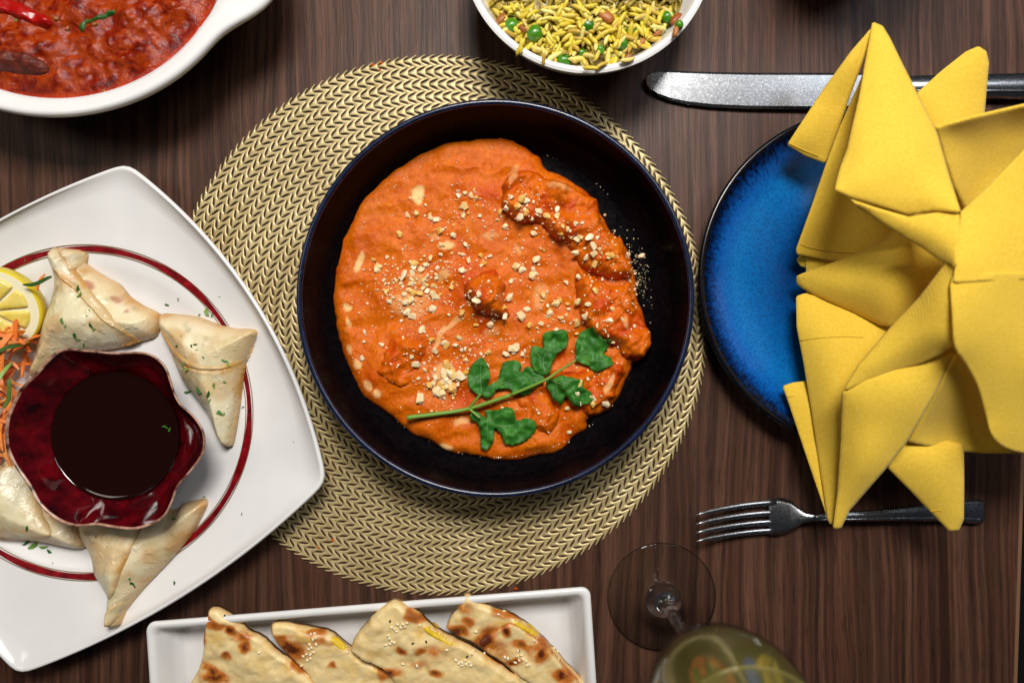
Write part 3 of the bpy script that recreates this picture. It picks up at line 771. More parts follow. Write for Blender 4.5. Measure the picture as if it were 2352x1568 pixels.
o = drape_patch('meat_chunk', smooth_poly(c1([(-100, 440), (60, 452), (200, 475), (340, 500), (440, 575), (400, 640), (250, 640), (60, 620), (-100, 600)]), 4), TZ, 0.0062, 0.001, M['meat'], tb, default=TZ, ew=.009, extra=lambda x, y, d: .0028 * np.clip(d / .005, 0, 1) * fbm(x, y, 150, 3, 6))
tag(o, 'dark purple brown meat chunk near the left edge of the red curry', 'meat')
for pl, lab in [([(-20, 300), (90, 260), (220, 270), (330, 330), (340, 420), (220, 450), (60, 430), (-20, 390)], 'sauce coated brown meat lump just above the dark purple chunk'),
                ([(980, 140), (1080, 90), (1200, 120), (1230, 210), (1160, 280), (1040, 270), (975, 210)], 'round dark meat lump right of the longest green shred in the red curry'),
                ([(900, 330), (1000, 290), (1110, 330), (1140, 410), (1050, 450), (930, 420)], 'sauce coated meat lump low in the right half of the red curry'),
                ([(1290, 20), (1400, -20), (1520, 10), (1560, 80), (1470, 130), (1340, 110)], 'meat lump near the top right rim of the red curry')]:
    o = drape_patch('meat_chunk', smooth_poly(c1(pl), 4), TZ, 0.0042, 0.001, M['tomato'], tb, default=TZ, ew=.013, pw=.8, attr={'oil': lambda x, y, d: x * 0}, extra=lambda x, y, d: .0030 * np.clip(d / .006, 0, 1) * fbm(x, y, 190, 3, 6)); tag(o, lab, 'meat')
for pl, lab in [([(670, 240), (730, 175), (790, 170), (850, 150), (890, 130), (910, 95), (990, 92), (985, 125), (920, 150), (890, 185), (800, 205), (745, 215), (725, 280), (680, 280)], 'longest curled green herb shred at the middle of the red curry'),
                ([(10, -20), (45, 10), (60, 80), (110, 140), (95, 150), (40, 95), (20, 30)], 'dark green herb stalk lying over the red pepper strip'),
                ([(85, 235), (150, 165), (165, 165), (195, 215), (175, 225), (155, 195), (110, 225)], 'small forked green herb shred below the red pepper strip'),
                ([(-10, 400), (25, 400), (100, 470), (180, 540), (150, 530), (50, 460)], 'pale green herb shred lying on the dark meat chunk'),
                ([(530, 495), (555, 500), (590, 555), (655, 605), (630, 605), (575, 560)], 'short pale green herb shred near the lower rim of the red curry')]:
    o = drape_patch('herb_shred', c1(pl), TZ, 0.0016, 0.0007, M['herb'], tb, default=TZ, ew=.001); tag(o, lab, 'herb')
onion = hull_mesh('onion_bit', M['fried'], 16, 1, .7, .5, 77, True)
for (x, y) in [(270, 20), (370, 110), (610, 70), (620, 20), (540, 40), (780, 660), (700, 660)]:
    q = c1([(x, y)])[0]; p_, n_ = shoot(tb, *q)
    if p_ is not None: inst('onion_bit', onion, p_, (0, 0, rnd.random() * 6), rnd.uniform(.0018, .003), 'small golden fried onion bit in the dark red curry', 'onion bit', 'onion bits in the red curry')

# ================================================================== rice bowl
hr = 0.058
rc = P(1350, -121, hr)[:2]; RR = 291 * K * (H - hr) / H
rprof = prof([(0.0001, 0.003), (0.034, 0.003), (0.038, 0.0), (0.042, 0.003), (0.058, 0.018), (0.071, 0.040), (RR - 0.0005, 0.056), (RR - 0.0010, 0.0585), (RR - 0.0030, 0.0590), (RR - 0.0048, 0.0575), (0.066, 0.040), (0.055, 0.020), (0.036, 0.008), (0.0001, 0.007)], 5)
rbowl = lathe('rice_bowl', rc, rprof, M['white'], None, 128); tag(rbowl, 'round white bowl of yellow rice and peas', 'bowl')
rz_ = lambda x, y: 0.046 + 0.012 * np.clip(1 - ((x - rc[0]) ** 2 + (y - rc[1]) ** 2) / 0.067 ** 2, 0, 1) ** 0.8
def rmz(x, y, d): return rz_(x, y) - 0.003 + 0.003 * fbm(x, y, 130, 2, 80)
rm = patch('rice_mound', np.array(circ(rc, 0.068, 0))[:, :2], 0.0018, rmz, M['rice_mass'])
rm['kind'] = 'stuff'; tag(rm, 'packed mass of yellow rice filling the white bowl', 'rice')
rice_bvh = bvh_of([rm, rbowl])
def grain_mesh(seed):
    r = random.Random(seed); V = []; F = []; n = 7; m = 7; cv_ = r.uniform(-.22, .22)
    for i in range(m):
        t_ = i / (m - 1) * 2 - 1; rad = 0.25 * max(0, 1 - abs(t_) ** 3.0) ** 0.6 + 0.02
        for k in range(n):
            a = 2 * PI * k / n; V.append((t_, rad * math.cos(a) + cv_ * t_ * t_ * .8, rad * math.sin(a)))
    for i in range(m - 1):
        for k in range(n): F.append((i * n + k, (i + 1) * n + k, (i + 1) * n + (k + 1) % n, i * n + (k + 1) % n))
    F.append(tuple(range(n))); F.append(tuple((m - 1) * n + k for k in range(n - 1, -1, -1)))
    me = bpy.data.meshes.new('rice_grain'); me.from_pydata(V, [], F); me.polygons.foreach_set('use_smooth', [True] * len(F)); me.materials.append(M['rice']); return me
grains = [grain_mesh(i) for i in range(6)]
spots = []
for _ in range(1500):
    a = rnd.uniform(0, 6.283); r = 0.066 * math.sqrt(rnd.random()); x = rc[0] + r * math.cos(a); y = rc[1] + r * math.sin(a)
    spots.append(((x, y, float(rz_(x, y)) - rnd.uniform(.0005, .004)), (rnd.uniform(-.6, .6), rnd.uniform(-.6, .6), rnd.uniform(0, 6.3)), rnd.uniform(.0036, .0050)))
o = scatter_mesh('loose_rice', grains, spots, M['rice_mass']); o['kind'] = 'stuff'; tag(o, 'yellow rice grains lying deeper in the white bowl', 'rice')
cnt = 0
while cnt < 290:
    x = rnd.uniform(1130, 1605); y = rnd.uniform(-18, 148)
    if math.hypot(x - 1350, y + 112) > 236 + rnd.uniform(-10, 10): continue
    p_, n_ = shoot(rice_bvh, x, y)
    if p_ is None: continue
    inst('rice_grain', grains[cnt % 6], p_ + Vector((0, 0, rnd.uniform(.0005, .0045))), (rnd.uniform(-.35, .35), rnd.uniform(-.55, .55), rnd.uniform(0, 6.3)), rnd.uniform(.0042, .0066),
         'long yellow rice grain on the ' + ('left' if x < 1270 else 'middle' if x < 1430 else 'right') + (' of the heap by the lower rim' if y > 70 else ' of the heap by the top edge'), 'rice grain', 'yellow rice grains in the white bowl'); cnt += 1
def pea_mesh():
    bm = bmesh.new(); bmesh.ops.create_uvsphere(bm, u_segments=16, v_segments=10, radius=1)
    for v in bm.verts:
        q = v.co.normalized(); v.co *= 1 + .05 * math.sin(3 * q.x + 2 * q.y) - .18 * math.exp(-((q - Vector((.6, -.3, .74))).length / .22) ** 2)
    me = bpy.data.meshes.new('pea'); bm.to_mesh(me); bm.free(); me.polygons.foreach_set('use_smooth', [True] * len(me.polygons)); me.materials.append(M['pea']); return me
pea = pea_mesh(); c5 = crop(1010.6, 0, 0.3125)
peas = [(530, 90, 1.25, 'green pea at the left edge of the rice heap'), (703, 150, 1.3, 'large glossy green pea right of the leftmost pea in the rice'), (925, 360, 1.25, 'green pea nearest the lower rim of the white rice bowl'),
        (1110, 90, 1.2, 'green pea half buried near the middle of the rice'), (1720, 25, 1.2, 'green pea at the upper right of the rice heap'), (1440, 130, .9, 'small green pea right of the middle of the rice'), (1380, 225, .9, 'small half hidden green pea low in the rice'), (1065, 295, .7, 'tiny pale green pea bit beside the lower rim pea'), (1205, 272, .75, 'small bright green pea bit low in the middle of the rice'), (1815, 75, .7, 'small green pea bit by the right rim of the rice bowl')]
for (x, y, s_, lab) in peas:
    q = c5([(x, y)])[0]; p_, n_ = shoot(rice_bvh, *q)
    if p_ is None: continue
    inst('pea', pea, p_ + Vector((0, 0, .0022)), (rnd.uniform(-.5, .5), rnd.uniform(-.5, .5), rnd.random() * 6), .0040 * s_, lab, 'pea', 'green peas in the rice')
fr = [hull_mesh('fried_bit', M['fried'], 18, 1, .6, .5, 300 + i, True) for i in range(3)]
for i, (x, y, s_, lab) in enumerate([(460, 40, 1.5, 'reddish fried bit at the upper left of the rice'), (620, 110, 1.1, 'brown fried bit between the two left peas'), (1250, 25, 1.7, 'reddish orange fried bit at the top middle of the rice'), (1640, 140, 1.2, 'golden fried bit at the right of the rice'),
                             (1790, 130, 1.0, 'dark fried bit by the right rim of the rice bowl'), (1420, 330, 1.0, 'golden fried bit near the lower right rim of the rice bowl'), (1790, 40, 1.3, 'brown fried bit right of the upper right pea'), (1520, 220, 1.0, 'amber onion slice low right in the rice')]):
    q = c5([(x, y)])[0]; p_, n_ = shoot(rice_bvh, *q)
    if p_ is not None: inst('fried_bit', fr[i % 3], p_ + Vector((0, 0, .003)), (0, 0, rnd.random() * 6), .0045 * s_, lab, 'fried bit')

# ================================================================== square plate, left
pc = np.array([168.0, 962.0]); hp = 0.024
D = 600
def square_outline(n=360):
    dirs = [np.array([123, -580.]), np.array([578, 142.]), np.array([-123, 580.]), np.array([-578, -142.])]
    cs = [d_ / np.hypot(*d_) * D for d_ in dirs]; pts = []
    for i in range(4):
        sag = (82, 48, 48, 50)[i]
        a, b = cs[i], cs[(i + 1) % 4]; m = (a + b) / 2; nrm = m / np.hypot(*m)
        for t_ in np.linspace(0, 1, 60, endpoint=False): pts.append(a + (b - a) * t_ + nrm * sag * 4 * t_ * (1 - t_))
    q = resample(np.array(pts), 720); kx = np.exp(-0.5 * (np.arange(-30, 31) / 4.0) ** 2); kx /= kx.sum()
    return np.stack([np.convolve(np.r_[q[-30:, i], q[:, i], q[:30, i]], kx, 'valid') for i in (0, 1)], 1)
sq = square_outline(); sqa = np.arctan2(sq[:, 1], sq[:, 0]); od = np.argsort(sqa); sqa = sqa[od]; sqr = np.hypot(*sq.T)[od]
TH = np.linspace(-PI, PI, 256, endpoint=False)
RO = np.interp(TH, np.r_[sqa - 2 * PI, sqa, sqa + 2 * PI], np.r_[sqr, sqr, sqr])
plc = P(pc[0], pc[1], hp); s_p = K * (H - hp) / H
def plate_ring(r_circ, t_, z, grow=0):
    r = (1 - t_) * r_circ + t_ * RO + grow
    return [(plc[0] + rr_k * s_p * math.cos(a), plc[1] - rr_k * s_p * math.sin(a), z) for rr_k, a in zip(r, TH)]
cup = lambda a: a
pl_rings = [plate_ring(240, 0, 0.0), plate_ring(300, 0, 0.0005), plate_ring(340, .1, 0.006), plate_ring(390, .5, 0.013), plate_ring(400, .9, 0.0195), plate_ring(400, .99, 0.0225), plate_ring(400, 1, 0.0240, 1), plate_ring(400, 1, 0.0252, -2), plate_ring(400, 1, 0.0254, -8), plate_ring(402, .94, 0.0242), plate_ring(402, .7, 0.0205), plate_ring(402, .4, 0.0170), plate_ring(402, .15, 0.0147), plate_ring(402, 0, 0.0138), plate_ring(392, 0, 0.0133), plate_ring(374, 0, 0.0126), plate_ring(355, 0, 0.0113), plate_ring(335, 0, 0.0088), plate_ring(310, 0, 0.0078), plate_ring(150, 0, 0.0075)]
wplate = empty('square_plate', (plc[0], plc[1], 0), 'white square plate with convex sides and a red ring, holding pastry triangles', 'plate')
wp = loft('plate_body', pl_rings, M['white'], wplate, cap0=True, cap1=True)
def band(name, r0, r1, z0, z1, mat, wob=0.0):
    n = 256; A = []; B = []
    for k in range(n):
        a = 2 * PI * k / n; wv_ = wob * (math.sin(5 * a) + math.sin(11 * a + 1))
        A.append((plc[0] + .0015 + (r0 + wv_) * s_p * math.cos(a), plc[1] + .003 + (r0 + wv_) * s_p * math.sin(a), z0)); B.append((plc[0] + .0015 + (r1 - wv_) * s_p * math.cos(a), plc[1] + .003 + (r1 - wv_) * s_p * math.sin(a), z1))
    bv_ = bvh_of([wp]); A = [(x, y, down(bv_, x, y)[0] + .0006) for x, y, z in A]; B = [(x, y, down(bv_, x, y)[0] + .0006) for x, y, z in B]
    o = mk(name, A + B, [(k, (k + 1) % n, n + (k + 1) % n, n + k) for k in range(n)], mat, wplate)
    if o.data.polygons[0].normal.z < 0: o.data.flip_normals()
    return o
band('red_ring', 379, 392, 0, 0, M['band'], 1.1); band('gold_line', 393.5, 395.5, 0, 0, M['goldline']); band('gold_line', 375.5, 377.5, 0, 0, M['goldline'])
plate_bvh = bvh_of([wp])

# ---- dipping bowl
hb_ = 0.046
dip_px = [(116, 821), (148, 800), (197, 803), (264, 809), (316, 807), (352, 814), (380, 839), (392, 872), (401, 902), (415, 928), (448, 957), (470, 993), (470, 1037), (444, 1077), (410, 1117), (395, 1157), (373, 1192), (319, 1214), (266, 1212), (222, 1205), (177, 1208), (133, 1192), (93, 1157), (67, 1112), (35, 1064), (18, 1019), (20, 961), (44, 904), (60, 881), (88, 853)]
dro = resample(Pxy(smooth_poly(dip_px, 8), hb_), 144); dcc = np.array(P(262, 1003, hb_)[:2])
dsc = P(265, 1000, 0.030)[:2]
def dip_ring(m, h, rnd_, dz=0.0, rad=0.050):
    out = []
    for q in dro:
        v = q - dcc; r = np.hypot(*v); u = v / r
        rr2 = m * ((1 - rnd_) * r + rnd_ * rad); cc = dcc * (1 - rnd_) + np.array(dsc) * rnd_
        out.append((cc[0] + u[0] * rr2, cc[1] + u[1] * rr2, h + dz * (r - rad) / .01))
    return out
dz0 = 0.0085
dipb = empty('dipping_bowl', (dcc[0], dcc[1], dz0), 'small wavy edged dark red glazed bowl of dark dipping sauce', 'bowl')
loft('outer_wall', [dip_ring(.45, dz0, 1), dip_ring(.62, dz0 + .001, .9), dip_ring(.80, dz0 + .012, .6), dip_ring(.93, dz0 + .025, .25), dip_ring(.992, hb_ - .0015, 0, .001)], M['red_glaze'], dipb, cap0=True)
loft('rim', [dip_ring(.992, hb_ - .0015, 0, .001), dip_ring(1.0, hb_ - .0003, 0, .001), dip_ring(.996, hb_ + .0006, 0, .001), dip_ring(.984, hb_ + .0006, 0, .001), dip_ring(.972, hb_ - .0004, 0, .001)], M['red_rim'], dipb)
loft('inner_wall', [dip_ring(.972, hb_ - .0004, 0, .001), dip_ring(.945, hb_ - .003, .04, .001), dip_ring(.90, hb_ - .008, .2), dip_ring(.86, hb_ - .013, .5), dip_ring(.84, 0.030, .85), dip_ring(.80, 0.026, 1), dip_ring(.6, 0.018, 1), dip_ring(.2, .014, 1)], M['red_glaze'], dipb, cap1=True)
rs_ = 147 * K * (H - 0.030) / H
o = lathe('dipping_sauce', dsc, [(1e-5, .0295), (rs_ * .6, .0295), (rs_ * .93, .0296), (rs_ * .985, .0300), (rs_, .0306)], M['dip'], None, 96, cap0=False)
tag(o, 'glossy dark brown dipping sauce filling the small red bowl', 'sauce')

# ---- pastry triangles
c2 = crop(0, 367.5, 0.35161); c3 = crop(0, 872.8, 0.44354)
pb = {}
def pastry(key, pl, flaps, top, label, fil=(), bend=None, res=0.0011):
    root = empty('pastry_triangle', tuple(P(*np.mean(np.array(pl), 0), 0.010)), label, 'pastry', 'fried pastry triangles on the square plate')
    q = resample(Pxy(smooth_poly(pl, 2), 0.024), 140)
    def zf(x, y, d):
        z0 = np.array([down(plate_bvh, a, b, 0.012)[0] for a, b in zip(x, y)])
        e = np.clip(d / 0.026, 0, 1)
        z = z0 + 0.0025 + top * (1 - (1 - e) ** 2) ** .72 + np.sqrt(e) * .0035 * fbm(x, y, 45, 2, hash(key) % 7)
        if bend is not None: z = z + bend(*topx(x, y, .024))
        return z
    at = {'brown': lambda x, y, d: np.clip(1 - d / 0.007, 0, 1) * .8 + np.clip(fbm(x, y, 70, 3, 5) * 1.6, 0, .6),
          'filling': lambda x, y, d: blobs(x, y, 0.024, fil) if fil else x * 0}
    body = patch('shell', q, res, zf, M['pastry'], root, bottom=lambda z: np.maximum(z.min() * 0 + 0.0078, z * 0 + 0.0078), attr=at)
    bv_ = bvh_of([body]); parts = [body]
    for fp in flaps:
        fq = smooth_poly(fp, 2)
        f = drape_patch('fold', fq, 0.027, 0.0016, res * .8, M['pastry'], bv_, root, default=0.014, ew=.0008, pw=.5, extra=lambda x, y, d: .0009 * np.clip(d / .003, 0, 1) * fbm(x, y, 90, 2, 9),
                        attr={'brown': lambda x, y, d: np.clip(1 - d / 0.0045, 0, 1) * .95 + np.clip(fbm(x, y, 70, 3, 8) * 1.5, 0, .5), 'filling': lambda x, y, d: x * 0})
        parts.append(f); bv_ = bvh_of(parts)
    pb[key] = parts
    return root
pastry('a', c2([(290, 560), (330, 566), (480, 578), (482, 650), (600, 745), (700, 800), (760, 880), (870, 950), (968, 1000), (968, 1100), (930, 1160), (840, 1185), (720, 1225), (560, 1250), (440, 1270), (330, 1330), (200, 1420), (105, 1425), (150, 1260), (190, 1110), (240, 960), (280, 850), (290, 720), (280, 640)]),
       [c2([(292, 565), (330, 640), (400, 740), (520, 840), (660, 990), (780, 1110), (838, 1180), (700, 1225), (560, 1245), (420, 1275), (300, 1340), (190, 1418), (108, 1420), (155, 1255), (195, 1110), (245, 960), (282, 850), (290, 720), (282, 640)]),
        c2([(296, 562), (345, 572), (420, 650), (470, 720), (560, 830), (720, 1010), (838, 1180), (740, 1110), (620, 1000), (480, 850), (340, 740), (286, 660)]),
        c2([(330, 570), (480, 580), (480, 645), (455, 740), (430, 720), (400, 640)])],
       0.019, 'largest pale fried pastry triangle at the upper left of the square plate, beside the lemon', [(193, 655, 20, 12, 35, .75), (258, 688, 12, 9, 30, .6), (285, 713, 6, 4, 0, .6)])
pastry('b', c2([(978, 1000), (1070, 998), (1250, 1020), (1400, 1075), (1520, 1098), (1662, 1105), (1650, 1170), (1600, 1262), (1562, 1335), (1540, 1430), (1510, 1640), (1470, 1860), (1440, 1895), (1370, 1830), (1290, 1650), (1150, 1480), (1100, 1380), (1050, 1250), (980, 1110), (968, 1060)]),
       [c2([(972, 1075), (1010, 1140), (1070, 1230), (1160, 1310), (1290, 1362), (1440, 1372), (1558, 1320), (1540, 1430), (1510, 1640), (1470, 1860), (1440, 1895), (1370, 1830), (1290, 1650), (1150, 1480), (1100, 1380), (1050, 1250)]),
        c2([(975, 1060), (1030, 1120), (1130, 1240), (1250, 1310), (1400, 1345), (1480, 1330), (1560, 1290), (1655, 1150), (1640, 1200), (1590, 1300), (1480, 1372), (1300, 1372), (1150, 1320), (1040, 1210)])],
       0.019, 'pale fried pastry triangle right of the red dipping bowl with two sharp points', [(500, 790, 14, 20, 0, .12)])
pastry('c', c3([(340, 730), (420, 940), (460, 1030), (530, 1120), (545, 1258), (580, 1276), (625, 1265), (640, 1200), (720, 1090), (850, 950), (950, 830), (1010, 720), (1036, 640), (960, 648), (890, 665), (840, 700), (600, 690)]),
       [c3([(345, 735), (420, 940), (460, 1030), (530, 1118), (600, 1120), (650, 985), (690, 880), (716, 790), (720, 700), (600, 695)]), c3([(545, 1200), (545, 1258), (580, 1274), (640, 1190), (650, 1150), (600, 1150)])],
       0.018, 'pale fried pastry triangle below the red dipping bowl, pointing at the plate edge')
pastry('d', c3([(40, 385), (110, 480), (180, 600), (260, 700), (350, 745), (388, 880), (330, 906), (200, 882), (80, 862), (-100, 850), (-240, 760), (-160, 560), (-40, 420)]),
       [c3([(-100, 500), (60, 440), (120, 560), (190, 720), (250, 790), (230, 830), (100, 850), (-100, 840), (-220, 760)])],
       0.018, 'pale fried pastry triangle at the left picture edge below the carrot shreds')
pastry_bvh = bvh_of([wp] + [o for L in pb.values() for o in L] + [o for o in bpy.data.objects if o.parent == dipb])

# ---- lemon wedge
lc = P(-16, 712, 0.030); lem = empty('lemon_wedge', (lc[0], lc[1], 0.012), 'yellow lemon slice lying beside the shredded carrot', 'lemon')
tilt = Matrix.Rotation(0.30, 3, 'Y') @ Matrix.Rotation(0.25, 3, 'X')
def lring(r, z, n=64): return [tuple(Vector(lc) + tilt @ Vector((r * math.cos(2 * PI * k / n), r * math.sin(2 * PI * k / n), z))) for k in range(n)]
Rl = 0.0285
loft('rind', [lring(Rl * .9, -.009), lring(Rl * .97, -.008), lring(Rl, -.004), lring(Rl, .002), lring(Rl * .985, .004), lring(Rl * .955, .0046)], M['rind'], lem, cap0=True)
loft('pith', [lring(Rl * .955, .0046), lring(Rl * .90, .0048), lring(Rl * .5, .0044), lring(.001, .0044)], M['pith'], lem)
for k in range(9):
    a0 = 2 * PI * k / 9 + .1; pts = []
    for (rr2, da) in [(.10, .35), (.45, .06), (.72, .045), (.78, .10), (.80, .35), (.78, .60), (.72, .655), (.45, .64)]:
        pts.append((rr2 * Rl * math.cos(a0 + da), rr2 * Rl * math.sin(a0 + da)))
    pts = smooth_poly(pts, 3); n = len(pts); cx_ = pts.mean(0)
    R0 = [tuple(Vector(lc) + tilt @ Vector((x, y, .0040))) for x, y in pts]
    R1 = [tuple(Vector(lc) + tilt @ Vector((cx_[0] + (x - cx_[0]) * .93, cx_[1] + (y - cx_[1]) * .93, .0056))) for x, y in pts]
    R2 = [tuple(Vector(lc) + tilt @ Vector((cx_[0] + (x - cx_[0]) * .6, cx_[1] + (y - cx_[1]) * .6, .0060))) for x, y in pts]
    loft('segment', [R0, R1, R2], M['flesh'], lem, cap1=True)

# ---- shredded carrot and cucumber
def ribbon_mesh(seed, mat, w_, t_, curl):
    r = random.Random(seed); m = 10; V = []; F = []
    ph = r.uniform(0, 6)
    for i in range(m):
        u = i / (m - 1) - .5; y = curl * math.sin(u * 3.3 + ph) - curl * math.sin(ph); z = .6 * curl * math.cos(u * 4 + ph * 2)
        wv_ = w_ * (1 - abs(2 * u) ** 4 * .6)
        V += [(u, y - wv_, z), (u, y + wv_, z + w_ * .3), (u, y + wv_, z + t_ + w_ * .3), (u, y - wv_, z + t_)]
    for i in range(m - 1):
        for k in range(4): F.append((i * 4 + k, (i + 1) * 4 + k, (i + 1) * 4 + (k + 1) % 4, i * 4 + (k + 1) % 4))
    F += [(0, 1, 2, 3), tuple((m - 1) * 4 + k for k in (3, 2, 1, 0))]
    me = bpy.data.meshes.new('shred'); me.from_pydata(V, [], F); me.materials.append(mat)
    bm = bmesh.new(); bm.from_mesh(me); bmesh.ops.recalc_face_normals(bm, faces=bm.faces); bm.to_mesh(me); bm.free(); return me
cm = [ribbon_mesh(i, M['carrot'], rnd.uniform(.035, .07), .05, rnd.uniform(.05, .22)) for i in range(6)]
km = [ribbon_mesh(20 + i, M['cucumber'], .06, .04, .1) for i in range(2)]
for i in range(95):
    y = rnd.uniform(735, 1050); xm = np.interp(y, [735, 800, 860, 900, 960, 1050], [85, 62, 48, 45, 18, 20])
    x = xm - abs(rnd.gauss(0, 45)) - 22
    q = P(x, y, 0.028); hgt = 0.012 + rnd.uniform(0, .022) * min(1, (xm - x) / 60 + .35)
    inst('carrot_shred', cm[i % 6], (q[0], q[1], hgt), (rnd.uniform(-.5, .5), rnd.uniform(-.45, .45), rnd.uniform(0, 6.3)), rnd.uniform(.016, .030), 'orange carrot shred in the ' + ('part of the heap below the lemon' if y < 860 else 'lower part of the heap beside the red bowl'), 'carrot shred', 'carrot shreds in the salad heap')
for (x, y, rz, lab) in [(22, 905, 1.2, 'dark green cucumber strip between carrot shreds and the red bowl'), (12, 800, .3, 'pale green cucumber strip across the carrot heap'), (88, 650, .15, 'green herb strip between the lemon and the largest pastry'), (4, 860, 1.0, 'green cucumber strip at the picture edge in the carrot heap')]:
    q = P(x, y, .036); inst('cucumber_strip', km[0 if 'dark' in lab or 'herb' in lab else 1], q, (0, .1, rz), .019, lab, 'cucumber')
q = P(90, 662, .022); inst('carrot_shred', cm[2], q, (0, 0, .5), .018, 'single orange carrot shred between the lemon and the largest pastry', 'carrot shred')

# ---- chopped herb flecks on the plate
def fleck_mesh(seed):
    r = random.Random(seed); n = r.randint(6, 9); V = []; k0 = r.uniform(.25, .5)
    pts = []
    for k in range(n):
        a = 2 * PI * k / n; rr2 = r.uniform(.6, 1.0); pts.append((rr2 * math.cos(a), k0 * rr2 * math.sin(a)))
    bendv = r.uniform(-.5, .5)
    for z in (0, .07):
        V += [(x, y + bendv * x * x, z + .12 * math.sin(3 * x)) for x, y in pts]
    F = [tuple(range(n, 2 * n)), tuple(range(n - 1, -1, -1))] + [(k, (k + 1) % n, n + (k + 1) % n, n + k) for k in range(n)]
    me = bpy.data.meshes.new('herb_fleck'); me.from_pydata(V, [], F); me.materials.append(M['herb']); return me
flk = [fleck_mesh(i) for i in range(9)]
fl_px = [(c2, [(85, 890, 36), (375, 830, 55), (385, 870, 45), (452, 972, 14), (433, 1010, 14), (258, 1040, 32), (285, 1078, 26), (460, 1075, 36), (480, 1100, 26), (350, 1140, 40), (375, 1170, 30), (415, 1205, 36), (988, 935, 30), (1065, 895, 22), (1255, 980, 55), (1295, 1005, 36), (1210, 1003, 18), (1082, 1147, 16), (1150, 1215, 22), (1175, 1205, 30), (1190, 1240, 16), (1230, 1293, 22), (1375, 1320, 40), (1400, 1342, 30), (1090, 1340, 34), (1120, 1375, 34), (1300, 1485, 46), (1375, 1460, 26), (1345, 880, 12), (20, 628, 30), (1050, 1215, 24)]),
         (c3, [(900, 75, 40), (950, 62, 46), (1005, 85, 40), (1060, 185, 40), (1085, 198, 26), (1195, 155, 14), (1010, 120, 20), (860, 240, 36), (880, 255, 24), (575, 1090, 24), (590, 1110, 26), (605, 1125, 20), (822, 1108, 22), (1188, 733, 14), (825, 760, 26), (20, 812, 32), (25, 890, 50), (60, 905, 55), (120, 915, 40), (150, 940, 34), (165, 997, 10), (395, 858, 12), (1467, 343, 8), (985, 640, 14)])]
def fleck_place(q):
    x_, y_ = q
    if x_ < 45 and y_ < 720: return 'beside the lemon slice'
    if x_ < 310 and y_ < 815: return 'on the largest pastry by the lemon'
    if y_ > 1300 and x_ < 290 and x_ > 180: return 'on the tip of the bottom pastry'
    if x_ < 120 and y_ > 1200: return 'at the left edge below the lower left pastry'
    if x_ > 340 and y_ > 735 and y_ < 1035 and x_ < 560: return 'on or beside the pastry right of the red bowl'
    if x_ > 330 and y_ <= 735: return 'on the bare plate near the upper red ring'
    return 'lying loose on the white plate below the red bowl'
i = 0
for cf, L in fl_px:
    for (x, y, ln) in L:
        q = cf([(x, y)])[0]; p_, n_ = shoot(pastry_bvh, *q)
        if p_ is None: p_ = Vector(P(q[0], q[1], .03))
        if cf is c3 and (x, y) in ((860, 240), (880, 255)): p_ = Vector(P(q[0], q[1], .0305))
        s_ = ln * .68 * (0.35161 if cf is c2 else .44354) * K * .95
        inst('herb_fleck', flk[i % 9], p_ + Vector((0, 0, .0005)), (rnd.uniform(-.25, .25), rnd.uniform(-.25, .25), rnd.uniform(0, 6.3)), s_, 'chopped green herb fleck ' + fleck_place(q), 'herb fleck', 'chopped herb flecks on the square plate'); i += 1

# ================================================================== rectangular tray with flatbread
ht = 0.026
tlc, trc = np.array([334., 1428.]), np.array([1356., 1346.])
ud = (trc - tlc) / np.hypot(*(trc - tlc)); vd = np.array([0.066, 1.0]); vd /= np.hypot(*vd); Wt = np.hypot(*(trc - tlc)); Dt = 440.0
def tray_ring(inset, rad, z, hpx=ht, n=10):
    pts = []
    for (cu, cvv, a0) in [(inset + rad, inset + rad, PI), (Wt - inset - rad, inset + rad, 1.5 * PI), (Wt - inset - rad, Dt - inset - rad, 0), (inset + rad, Dt - inset - rad, .5 * PI)]:
        for k in range(n + 1):
            a = a0 + .5 * PI * k / n; pts.append(tlc + ud * (cu + rad * math.cos(a)) + vd * (cvv + rad * math.sin(a)))
    # densify straight runs
    out = []
    for i_ in range(len(pts)):
        a, b = pts[i_], pts[(i_ + 1) % len(pts)]
        m = 10 if (i_ % (n + 1)) == n else 1
        for k in range(m): out.append(a + (b - a) * k / m)
    return [(*P(q[0], q[1], hpx)[:2], z) for q in out]
tray = loft('serving_tray', [tray_ring(62, 14, 0), tray_ring(50, 16, .001), tray_ring(18, 20, .016), tray_ring(4, 22, .0235), tray_ring(0, 22, .0252), tray_ring(2, 21, .0266), tray_ring(8, 20, .0272), tray_ring(15, 18, .0266), tray_ring(21, 17, .0240), tray_ring(34, 14, .014), tray_ring(46, 12, .0060), tray_ring(56, 11, .0040), tray_ring(75, 10, .0034)], M['white'], cap0=True, cap1=True)
tag(tray, 'white rectangular tray holding folded toasted flatbread', 'tray')
c6 = crop(312.4, 1240.3, 0.49218)
naan_objs = []
